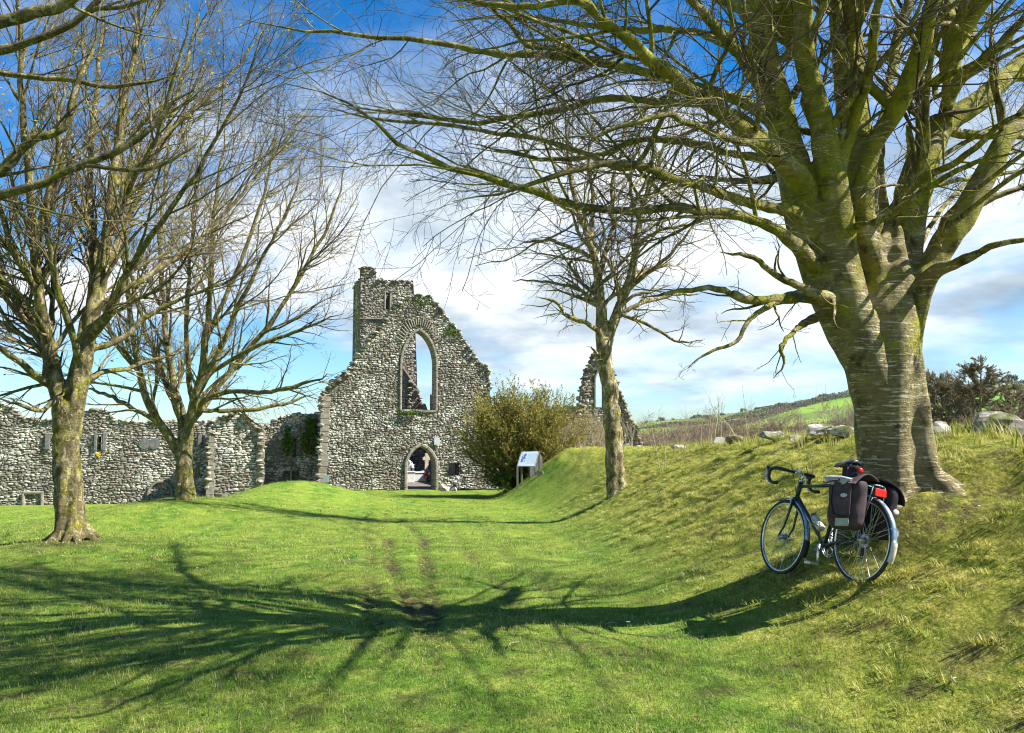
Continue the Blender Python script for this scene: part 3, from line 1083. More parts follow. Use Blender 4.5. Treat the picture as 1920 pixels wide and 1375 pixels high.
# low broken buttress at its right foot, seen through the window
bw = Wall(TO + ND * .3, YAW, 1.0)
br_ = thing('broken_buttress', 'low sloping broken masonry at the right foot of the tower, seen through the window', 'ruin', tuple(TO + ND * .3))
bq = [bw.uv(*p) for p in [(768, 900), (768, 712), (776, 722), (785, 738), (790, 752), (797, 762), (806, 776), (826, 784), (846, 788), (846, 900)]]
bw.build(br_, bq, [], M['stone_tower'], nind=20, minpx=8)

# --- the range to the left
BO = DOOR - ND * 3.0
rw = Wall(BO, YAW, .9)
U2 = rw.uv
rr_ = thing('ruined_range_wall', 'long roofless rubble wall with slit windows stretching left of the church', 'wall', tuple(BO + UD * -12))
rp = [(-190, 1010), (-190, 745), (-60, 748), (0, 755), (30, 772), (45, 784), (80, 788), (130, 790), (150, 772), (175, 768), (200, 770), (212, 784), (250, 790), (330, 790), (392, 790), (420, 790), (420, 1010)]
rout = [U2(*p) for p in rp]
e0, e1 = U2(184, 843), U2(191, 814)
sl1 = [(e0[0], e0[1]), (e1[0], e0[1]), (e1[0], e1[1]), (e0[0], e1[1])]
f0, f1 = U2(277, 950), U2(322, 950)
ftop = U2(300, 903)[1]
fsp = U2(300, 925)[1]
farch = arch_path(f0[0], f1[0], f0[1] - .5, fsp, ftop)
rw.build(rr_, rout, [sl1], M['stone_left'], sw=(.11, .38), sh=(.055, .125), nind=300)
for (x0, y0, x1, y1) in ((176, 812, 183, 845), (192, 812, 200, 845), (371, 815, 378, 843), (383, 815, 388, 843), (84, 815, 95, 843)):
    p0, p1 = U2(x0, y1), U2(x1, y0)
    MB().box(rw.pt((p0[0] + p1[0]) / 2, (p0[1] + p1[1]) / 2, .06), (p1[0] - p0[0], .2, p1[1] - p0[1]), Matrix.Rotation(YAW, 3, 'Z'), .01).build('dressed_jamb', M['greystone'], rr_, bevel=.015)
for cx in (271, 290):
    c = U2(cx, 832)
    P = [(math.cos(a) * .31, math.sin(a) * .34) for a in np.linspace(0, 2 * math.pi, 17)[:-1]]
    MB().prism(P, .0, .065, lambda a, b, d: rw.pt(c[0] + a, c[1] + b, d)).build('round_headed_slab', M['greystone'], rr_, bevel=.015)
rw.path_stones(rr_, arch_path(f0[0], f1[0], f0[1] - .4, fsp, ftop), .16, .16, .1, M['dressed'], .4)
for a, b in (((44, 960), (44, 925)), ((44, 924), (82, 924)), ((79, 925), (79, 960))):
    rw.path_stones(rr_, [U2(*a), U2(*b)], .16, .14, .1, M['dressed'], .6, 'door_surround')
# projecting wing
AO = DOOR + UD * 0 + ND * .2
aw = Wall(AO, YAW, 1.0)
U3 = aw.uv
ar_ = thing('projecting_wall', 'stub of rubble wall standing forward between the long range and the gable', 'wall', tuple(AO + UD * -15))
ap = [(390, 1000), (390, 795), (400, 786), (425, 778), (442, 768), (462, 780), (478, 795), (489, 806), (489, 1000)]
aw.build(ar_, [U3(*p) for p in ap], [], M['stone_left'], sw=(.14, .46), sh=(.07, .16), nind=180)
for x, yt, yb in ((393, 830, 940), (487, 806, 915)):
    vq = U3(x, yb)[1]; uq = U3(x, yb)[0]
    while vq < U3(x, yt)[1]:
        h = rnd.uniform(.25, .4)
        MB().box(aw.pt(uq, vq + h / 2, -.15), (rnd.uniform(.3, .5), .5, h - .02), Matrix.Rotation(YAW, 3, 'Z'), .015).build('quoin', M['dressed'], ar_, bevel=.02)
        vq += h
# returns joining it to the back wall
for uq, s_ in ((U3(390, 900)[0], -1), (U3(489, 900)[0], 1)):
    L = 3.2 - 1.0
    if s_ < 0:
        w = Wall(AO + UD * uq - ND * 3.2, YAW - R(90), .8)
        o2 = [(0, -1.2), (L, -1.2), (L, 3.6), (0, 3.3)]
    else:
        w = Wall(AO + UD * uq - ND * 1.0, YAW + R(90), .8)
        o2 = [(0, -1.2), (L, -1.2), (L, 3.3), (0, 3.6)]
    w.build(ar_, o2, [], M['stone_left'], nind=0)
# recessed wall with ivy
rc = thing('recessed_wall', 'recessed rubble wall with ivy between the projecting stub and the gable', 'wall', tuple(BO + UD * -8))
cpz = [(470, 1000), (470, 812), (497, 800), (508, 792), (522, 784), (548, 778), (596, 775), (612, 775), (612, 1000)]
i0, i1 = U2(548, 858), U2(556, 820)
nich = [(i0[0], i0[1]), (i1[0], i0[1]), (i1[0], i1[1]), (i0[0], i1[1])]
j0, j1 = U2(531, 905), U2(560, 884)
low = [(j0[0], j0[1] - .4), (j1[0], j0[1] - .4), (j1[0], j1[1]), (j0[0], j1[1])]
rw.build(rc, [U2(*p) for p in cpz], [nich, low], M['stone_left'], nind=150)
MB().box(rw.pt((low[0][0] + low[1][0]) / 2, low[2][1] - .3, -.6), (1.6, .3, 2.4), Matrix.Rotation(YAW, 3, 'Z')).box(rw.pt((nich[0][0] + nich[1][0]) / 2, (nich[0][1] + nich[2][1]) / 2, -.6), (.8, .3, 2), Matrix.Rotation(YAW, 3, 'Z')).build('blocking', M['mortar'], rc)
MB().box(rw.pt((low[0][0] + low[1][0]) / 2, low[2][1] - .45, -.1), (.14, .3, 1.3), Matrix.Rotation(YAW, 3, 'Z')).build('mullion', M['dressed'], rc)

# --- chancel fragment to the right
CO = wp(1140, 850, 49)
cw = Wall(CO, R(4), .8)
U4 = cw.uv
cr_ = thing('chancel_gable', 'broken pointed gable fragment with lancet window behind the middle tree', 'ruin', tuple(CO))
cpn = [(1088, 900), (1088, 764), (1090, 738), (1096, 716), (1097, 698), (1106, 688), (1110, 672), (1116, 664), (1126, 655), (1136, 668), (1146, 690), (1157, 718), (1166, 744), (1176, 766), (1184, 790), (1196, 800), (1200, 826), (1200, 900)]
g0, g1 = U4(1116, 764), U4(1134, 764)
lan = arch_path(g0[0], g1[0], g0[1], U4(1120, 715)[1], U4(1120, 694)[1])
cw.build(cr_, [U4(*p) for p in cpn], [lan], M['stone_tower'], sw=(.14, .38), sh=(.08, .17), nind=160, minpx=8)
cw.path_stones(cr_, lan, .12, .06, .7, M['dressed'], .5)
lo_ = thing('low_boundary_wall', 'lower rubble wall running from the yew to the chancel fragment', 'wall', tuple(CO + np.array([-3, 0, 0])))
cw2 = Wall(CO + np.array([0, .9, 0]), R(4), .7)
cw2.build(lo_, [cw2.uv(*p) for p in [(960, 900), (960, 800), (1040, 790), (1062, 764), (1094, 762), (1094, 900)]], [], M['stone_left'], nind=100, minpx=8)
fo_ = thing('field_wall', 'knee-high stone wall with gap in front of the chancel fragment', 'wall', tuple(wp(1150, 850, 46)))
cw3 = Wall(wp(1150, 850, 46), R(-3), .5)
cw3.build(fo_, [cw3.uv(*p) for p in [(1100, 880), (1100, 832), (1126, 830), (1160, 834), (1200, 838), (1200, 880)]], [], M['stone_left'], nind=50, minpx=8)

# little signs
p = wl.pt(*wl.uv(818.5, 827.5), .12)
o = MB().box((0, 0, 0), (.36, .03, .44)).build('wall_plaque', M['white'], bevel=.006)
o.location = p; o.rotation_euler = (0, 0, YAW)
setp(o, 'small blank pale plaque fixed to the wall right of the doorway arch', 'plaque')
gp = wp(611, 905, 46)
gz = float(hgt(gp[0], gp[1]))
r_ = thing('ground_sign', 'small white notice standing on the grass mound at the left foot of the gable', 'sign', (gp[0], gp[1], gz))
MB().box((gp[0], gp[1], gp[2] + .22), (.36, .03, .42)).build('board', M['white'], r_, bevel=.006)
MB().box((gp[0], gp[1] + .04, (gp[2] + gz) / 2), (.05, .04, max(.1, gp[2] - gz + .3))).build('post', M['post'], r_)

# --- inside the doorway: floor, graves, cross, a person
def ing(px, back):
    """a spot inside the nave seen at px through the door"""
    o_ = DOOR - ND * back
    r0 = ray(px, 900); c = np.array([0, 0, CAMZ])
    k = np.dot(o_ - c, ND) / np.dot(r0, ND)
    pnt = c + r0 * k
    pnt[2] = DOOR[2] - .02
    return pnt


mb = MB()
cs = [DOOR + UD * a - ND * b + np.array([0, 0, -.03 - .01]) for a, b in ((lft + 1.2, -.1), (4, -.1), (4, 15), (lft + 1.2, 15))]
mb.add(cs, [(0, 1, 2, 3)])
setp(mb.build('nave_floor', M['dirt']), 'bare trodden floor inside the church', None, None, 'structure')

# celtic cross
cc = ing(799.5, 9.5)
r_ = thing('celtic_cross', 'pale ringed stone cross on a stepped base framed by the doorway', 'cross', tuple(cc))
rotm = Matrix.Rotation(YAW, 3, 'Z')
def L3(base, a, b, c): return Vector(base) + rotm @ Vector((a, b, c))
MB().box(L3(cc, 0, 0, .25), (1.1, .8, .5), rotm, .01).box(L3(cc, 0, 0, .62), (.8, .55, .26), rotm, .01).build('plinth', M['grave_dark'], r_, bevel=.02)
poly = [(-.15, .7), (.15, .7), (.115, 1.5), (.30, 1.48), (.30, 1.70), (.115, 1.68), (.13, 2.0), (-.13, 2.0), (-.115, 1.68), (-.30, 1.70), (-.30, 1.48), (-.115, 1.5)]
MB().prism(poly, -.08, .08, lambda a, b, d: L3(cc, a, d, b)).build('cross_shaft', M['cross'], r_, bevel=.012)
mb = MB()
for k in range(24):
    a0_, a1_ = 2 * math.pi * k / 24, 2 * math.pi * (k + 1) / 24
    P = [(math.cos(a) * q, 1.59 + math.sin(a) * q) for a, q in ((a0_, .19), (a0_, .26), (a1_, .26), (a1_, .19))]
    mb.prism(P, -.055, .055, lambda a, b, d: L3(cc, a, d, b))
mb.build('cross_ring', M['cross'], r_)
# graves
gdat = [((768, 7.0), (.62, .5, .72), 'grave', 'pale box tomb just inside the left side of the doorway'),
        ((768.5, 9.6), (.6, .2, 1.1), 'grave_dark', 'dark upright headstone behind the pale tomb'),
        ((787, 8.5), (1.1, .6, .6), 'grave', 'low pale kerbed grave left of the ringed cross'),
        ((808, 8.0), (.6, .35, .55), 'grave_dark', 'squat dark stone right of the ringed cross')]
for (pxx, bk), d, mm, lb in gdat:
    g_ = ing(pxx, bk)
    o = MB().box(rotm @ Vector((0, 0, d[2] / 2)), d, rotm).box(rotm @ Vector((0, 0, d[2] + .04)), (d[0] + .1, d[1] + .1, .08), rotm).build('grave', M[mm], bevel=.02)
    o.location = g_
    setp(o, lb, 'grave', 'graves inside the doorway')
# dark red potted plant
pp = ing(800, 6.5)
r_ = thing('potted_plant', 'dark red leafy plant standing low in front of the ringed cross', 'plant', tuple(pp))
MB().tube([tuple(pp), tuple(pp + np.array([0, 0, .28]))], [.12, .17], 12).build('pot', M['grave_dark'], r_)
mb = MB()
for i in range(140):
    a, zz = rnd.uniform(0, 6.28), rnd.uniform(.25, .78)
    q_ = Vector(tuple(pp)) + Vector((math.cos(a), math.sin(a), 0)) * rnd.uniform(.0, .2) + Vector((0, 0, zz))
    e = Euler((rnd.uniform(0, 6), rnd.uniform(0, 6), 0)).to_matrix()
    s_ = rnd.uniform(.04, .09)
    mb.add([q_ + e @ Vector(v) * s_ for v in ((-1, 0, 0), (0, -.5, 0), (1, 0, 0), (0, .5, .2))], [(0, 1, 2, 3)])
mb.build('leaves', M['red_dark'], r_)

# person leaning over, in white shirt
pe = ing(773, 8.2)
r_ = thing('person', 'grey-haired person in white shirt bending forward inside the doorway', 'person', tuple(pe), rot=(0, 0, YAW), local=True)


def skin_body(name, verts, edges, radii, m, parent, sub=2):
    me = bpy.data.meshes.new(name)
    me.from_pydata(verts, edges, [])
    o = bpy.data.objects.new(name, me)
    COL.objects.link(o)
    o.modifiers.new('skin', 'SKIN')
    for i, rr in enumerate(radii):
        me.skin_vertices[0].data[i].radius = rr if hasattr(rr, '__len__') else (rr, rr)
    me.skin_vertices[0].data[0].use_root = True
    s_ = o.modifiers.new('s', 'SUBSURF'); s_.levels = sub; s_.render_levels = sub
    me2 = baked(o)
    me2.name = name
    return link(name, me2, m, parent, True)


# facing left (-x), bent forward from the hips
V = [(0, 0, .95), (-.02, 0, 1.10), (-.12, 0, 1.28), (-.20, 0, 1.42), (-.27, 0, 1.50), (-.33, 0, 1.60),
     (0, .10, .90), (-.03, .11, .50), (.02, .11, .08), (-.12, .11, .03),
     (0, -.10, .90), (.03, -.11, .50), (.08, -.11, .08), (-.06, -.11, .03),
     (-.19, .19, 1.38), (-.25, .23, 1.14), (-.42, .20, 1.00), (-.50, .18, .96),
     (-.19, -.19, 1.38), (-.25, -.23, 1.14), (-.42, -.20, 1.00), (-.50, -.18, .96)]
E = [(0, 1), (1, 2), (2, 3), (3, 4), (4, 5), (0, 6), (6, 7), (7, 8), (8, 9), (0, 10), (10, 11), (11, 12), (12, 13), (3, 14), (14, 15), (15, 16), (16, 17), (3, 18), (18, 19), (19, 20), (20, 21)]
RD = [(.13, .15), (.12, .14), (.13, .16), (.11, .14), .055, .06, .09, .065, .045, .04, .09, .065, .045, .04, .06, .045, .035, .03, .06, .045, .035, .03]
skin_body('body', V, E, RD, M['shirt'], r_)
MB().ell((-.36, 0, 1.64), (.105, .08, .125), mtx=Matrix.Rotation(R(-25), 3, 'Y')).ell((-.46, 0, 1.61), (.025, .018, .02), 6, 5).build('head', M['skin'], r_, True)
MB().ell((-.335, 0, 1.67), (.108, .09, .115), mtx=Matrix.Rotation(R(-25), 3, 'Y')).build('hair', M['hair'], r_, True)
mb = MB()
for s_ in (-1, 1):
    mb.tube([(0, s_ * .09, .98), (-.01 + .03 * (s_ < 0), s_ * .11, .5), (.03 + .05 * (s_ < 0), s_ * .11, .06)], [.12, .085, .07], 12)
mb.ell((0, 0, .95), (.15, .18, .12))
mb.build('trousers', M['trouser'], r_, True)


# ------------------------------------------------------------------ trees
def norm(a): return a / np.maximum(np.linalg.norm(a, axis=-1, keepdims=True), 1e-9)


def catmull(P, K):
    P = np.asarray(P, float)
    n = len(P)
    d = np.r_[0, np.cumsum(np.linalg.norm(np.diff(P[:, :3], axis=0), axis=1))]
    tt = np.linspace(0, d[-1], K)
    out = []
    for v in tt:
        i = min(max(np.searchsorted(d, v, 'right') - 1, 0), n - 2)
        f = (v - d[i]) / (d[i + 1] - d[i])
        p0 = P[max(i - 1, 0)]; p1 = P[i]; p2 = P[i + 1]; p3 = P[min(i + 2, n - 1)]
        c = .5 * ((2 * p1) + (-p0 + p2) * f + (2 * p0 - 5 * p1 + 4 * p2 - p3) * f * f + (-p0 + 3 * p1 - 3 * p2 + p3) * f ** 3)
        c[3] = p1[3] + (p2[3] - p1[3]) * f
        out.append(c)
    return np.array(out)


def tubes(P, Rr, S=3):
    """P (N,K,3), Rr (N,K) -> vertices, quads"""
    N, K, _ = P.shape
    T = np.empty_like(P)
    T[:, 1:-1] = P[:, 2:] - P[:, :-2]; T[:, 0] = P[:, 1] - P[:, 0]; T[:, -1] = P[:, -1] - P[:, -2]
    T = norm(T)
    ref = norm(np.cross(T[:, K // 2], rng.normal(size=(N, 3))))
    A = norm(ref[:, None] - T * (ref[:, None] * T).sum(-1, keepdims=True))
    B = np.cross(T, A)
    w = np.arange(S) * 2 * math.pi / S
    V = P[:, :, None] + Rr[:, :, None, None] * (A[:, :, None] * np.cos(w)[:, None] + B[:, :, None] * np.sin(w)[:, None])
    idx = np.arange(N * K * S).reshape(N, K, S)
    a = idx[:, :-1]; b = idx[:, 1:]
    q = np.stack([a, np.roll(a, -1, 2), np.roll(b, -1, 2), b], -1)
    return V.reshape(-1, 3), q.reshape(-1, 4)


def spawn(P, Rr, n, t0, t1, ang, length, K, trop, wob, rr, tip, lenjit=.4, flat=0, minr=.0012, curve=0.):
    N, Kp, _ = P.shape
    n = np.broadcast_to(np.asarray(n), (N,))
    pi = np.repeat(np.arange(N), n)
    M_ = len(pi)
    t0 = np.broadcast_to(np.asarray(t0, float), (N,))[pi]
    tt = rng.uniform(t0, t1, M_)
    fi = tt * (Kp - 1)
    i0 = np.clip(fi.astype(int), 0, Kp - 2)
    f = (fi - i0)[:, None]
    p = P[pi, i0] * (1 - f) + P[pi, i0 + 1] * f
    r = Rr[pi, i0] * (1 - f[:, 0]) + Rr[pi, i0 + 1] * f[:, 0]
    tg = norm(P[pi, i0 + 1] - P[pi, i0])
    rv = rng.normal(size=(M_, 3))
    if flat: rv[:, 2] *= (1 - flat)
    pr = norm(rv - tg * (rv * tg).sum(-1, keepdims=True))
    a = np.radians(rng.normal(ang, ang * .25, M_))[:, None]
    d = tg * np.cos(a) + pr * np.sin(a)
    L = (length(pi, tt) if callable(length) else np.full(M_, length)) * rng.uniform(1 - lenjit, 1 + lenjit * .6, M_)
    out = np.empty((M_, K, 3)); out[:, 0] = p
    st = (L / (K - 1))[:, None]
    axis = norm(rng.normal(size=(M_, 3)))
    for k in range(1, K):
        d = norm(d + rng.normal(size=(M_, 3)) * wob + np.asarray(trop) * st + curve * np.cross(d, axis))
        out[:, k] = out[:, k - 1] + d * st
    r0 = np.maximum(r * rr * rng.uniform(.7, 1.1, M_), minr)
    r0 = np.minimum(r0, r * .9 + .0003)
    prof = np.linspace(1, 0, K) ** .8
    Ro = r0[:, None] * prof + np.minimum(tip, r0)[:, None] * (1 - prof)
    return out, Ro, L


def make_tree(name, label, limbs, depth0, trunk_r, levels, mats, voxel, K0=22, group=None, rthick=.03, buds=0, flute=0, limb_n=None, wob=.012, extra=None, spread=0, rk_=1.0, over=(), few=(), bare=()):
    """limbs: pixel polylines (px, py, depth, radius in px); the first is the trunk"""
    base = wp(limbs[0][0][0], limbs[0][0][1], limbs[0][0][2])
    root = thing(name, label, 'tree', (base[0], base[1], float(hgt(base[0], base[1]))), group)
    curves = []
    for li_, L in enumerate(list(limbs) + list(over)):
        if li_ < len(limbs): L = [(a, b, depth0 + (c - depth0) * (1 + spread * min(1.6, max(0, (500 - b) / 500))), r_ * rk_) for a, b, c, r_ in L]
        P = np.array([[*wp(a, b, c), r_ / F * c] for a, b, c, r_ in L])
        C = catmull(P, K0)
        if curves:
            allc = np.concatenate([c_[:-3] for c_ in curves]); ids = np.concatenate([np.arange(len(c_) - 3) for c_ in curves]); own = np.concatenate([np.full(len(c_) - 3, q_) for q_, c_ in enumerate(curves)])
            j = np.argmin(np.linalg.norm(allc[:, :3] - P[0, :3], axis=1) - allc[:, 3] * .7)
            pc = curves[own[j]]; seg_ = np.linalg.norm(pc[1, :3] - pc[0, :3])
            jj = max(0, ids[j] - max(1, int(round((.16 + P[0, 3] * 1.2) / max(seg_, .01)))))
            gap_ = np.linalg.norm(pc[jj, :3] - P[0, :3])
            if gap_ > .04:
                q0 = pc[jj].copy(); q0[3] = min(P[0, 3] * 1.15, pc[jj, 3])
                P = np.vstack([q0, P])
            C = catmull(P, K0)
        lw = rng.normal(size=(K0, 3)) * wob * np.linspace(.2, 1, K0)[:, None]
        C[1:, :3] += lw[1:] * min(1.0, np.linalg.norm(np.diff(C[:, :3], axis=0), axis=1).sum() / 3.5)
        if curves: C[-4:, 3] *= np.array([.85, .65, .42, .18])
        curves.append(C)
    A = np.array(curves)
    P, Rr = A[:, :, :3], np.maximum(A[:, :, 3], .003)
    # thick wood: one skin, merged where stems meet
    mb = MB()
    for C in curves:
        th = np.where(C[:, 3] > rthick)[0]
        if len(th) < 2: continue
        k = th[-1] + 1
        Cs = catmull(C[:k], max(4, int(np.linalg.norm(np.diff(C[:k, :3], axis=0), axis=1).sum() / .05)))
        rs = Cs[:, 3].copy()
        mb.tube([tuple(c[:3]) for c in Cs], list(rs), 20)
    if extra: extra(mb)
    off = OFF[root.name]
    me = bpy.data.meshes.new('trunk')
    me.from_pydata([(v[0] - off[0], v[1] - off[1], v[2] - off[2]) for v in mb.V], [], mb.F)
    tmp = bpy.data.objects.new('tmp', me)
    COL.objects.link(tmp)
    rmod = tmp.modifiers.new('r', 'REMESH'); rmod.mode = 'VOXEL'; rmod.voxel_size = voxel; rmod.use_smooth_shade = True
    sm = tmp.modifiers.new('s', 'SMOOTH'); sm.iterations = 6; sm.factor = .6
    me = baked(tmp)
    me.name = 'trunk'
    n = len(me.vertices)
    co = np.empty(n * 3, np.float32); me.vertices.foreach_get('co', co); co = co.reshape(-1, 3)
    no = np.empty(n * 3, np.float32); me.vertex_normals.foreach_get('vector', no); no = no.reshape(-1, 3)
    sc_ = trunk_r
    x, y, z = co.T
    an = np.arctan2(y, x)
    low = np.exp(-np.maximum(z, 0) / (sc_ * 4))
    dsp = flute * sc_ * (.06 * np.sin(an * 5 + z * .9 + 1) + .05 * np.sin(an * 8 - z * 1.3) + .10 * low * np.sin(an * 6 + 2)) * np.exp(-np.maximum(np.hypot(x, y) - sc_ * 2, 0) / sc_)
    dsp += sc_ * .018 * np.sin(x * 23 + 5 * np.sin(z * 3)) * np.sin(z * 8 + y * 17)
    co += no * dsp[:, None].astype(np.float32)
    me.vertices.foreach_set('co', co.ravel()); me.update()
    me.materials.clear()
    link('trunk', me, mats[0], root, True)
    # limbs beyond the thick wood
    Vs, Qs, b = [], [], 0
    V, Q = tubes(P, np.where(Rr > rthick * 1.05, Rr * .55, Rr), 7)
    build_np('limbs', V, Q, mats[1], root, kind='stuff')
    cur = (P, Rr)
    allL = []
    for li, lv in enumerate(levels):
        NP = cur[0].shape[0]
        lens = np.linalg.norm(np.diff(cur[0], axis=1), axis=-1).sum(1)
        ln = lv.get('len')
        if lv.get('rel'):
            rel = lv['rel']
            fn = (lambda pi, tt, lens=lens, rel=rel, mx=lv.get('max', 9): np.minimum(lens[pi] * rel * (1.1 - .6 * tt), mx))
        else:
            fn = ln
        nn = np.maximum(1, (lens * lv['dens']).round().astype(int)) if 'dens' in lv else lv['n']
        t0v = lv.get('t0', .2)
        if li == 0:
            t0v = np.full(NP, t0v)
            for q_ in few: t0v[q_] = .36
            t0v[len(limbs):] = .4
        if li == 0 and limb_n is not None:
            nn = np.broadcast_to(np.asarray(nn), (NP,)).copy()
            nn[0] = 0
            for q_ in few: nn[q_] = int(nn[q_] * .5)
            for q_ in bare: nn[q_] = 0
            for q_ in range(len(limbs), NP): nn[q_] = int(nn[q_] * .8)
        o_ = spawn(cur[0], cur[1], nn, t0v, lv.get('t1', 1), lv['ang'], fn, lv['K'], lv['trop'], lv['wob'], lv['rr'], lv['tip'], flat=lv.get('flat', 0), curve=lv.get('curve', 0))
        V, Q = tubes(o_[0], o_[1], lv['S'])
        if lv.get('part') == 'branches':
            build_np('branches', V, Q, mats[1], root, kind='stuff')
        else:
            Vs.append(V); Qs.append(Q + b); b += len(V)
        cur = (o_[0], o_[1])
        allL.append(cur)
    build_np('crown', np.concatenate(Vs), np.concatenate(Qs), mats[2], root, False, kind='stuff')
    if buds:
        src = cur[0]
        ii = rng.integers(0, len(src), buds)
        c = src[ii, -1]
        s_ = rng.uniform(.012, .038, (buds, 1))
        a = norm(rng.normal(size=(buds, 3))); b2 = norm(np.cross(a, rng.normal(size=(buds, 3))))
        V = np.stack([c - a * s_, c - b2 * s_ * .5, c + a * s_, c + b2 * s_ * .5], 1).reshape(-1, 3)
        build_np('buds', V, np.arange(buds * 4).reshape(-1, 4), M['bud'], root, False, kind='stuff')
    return root, allL


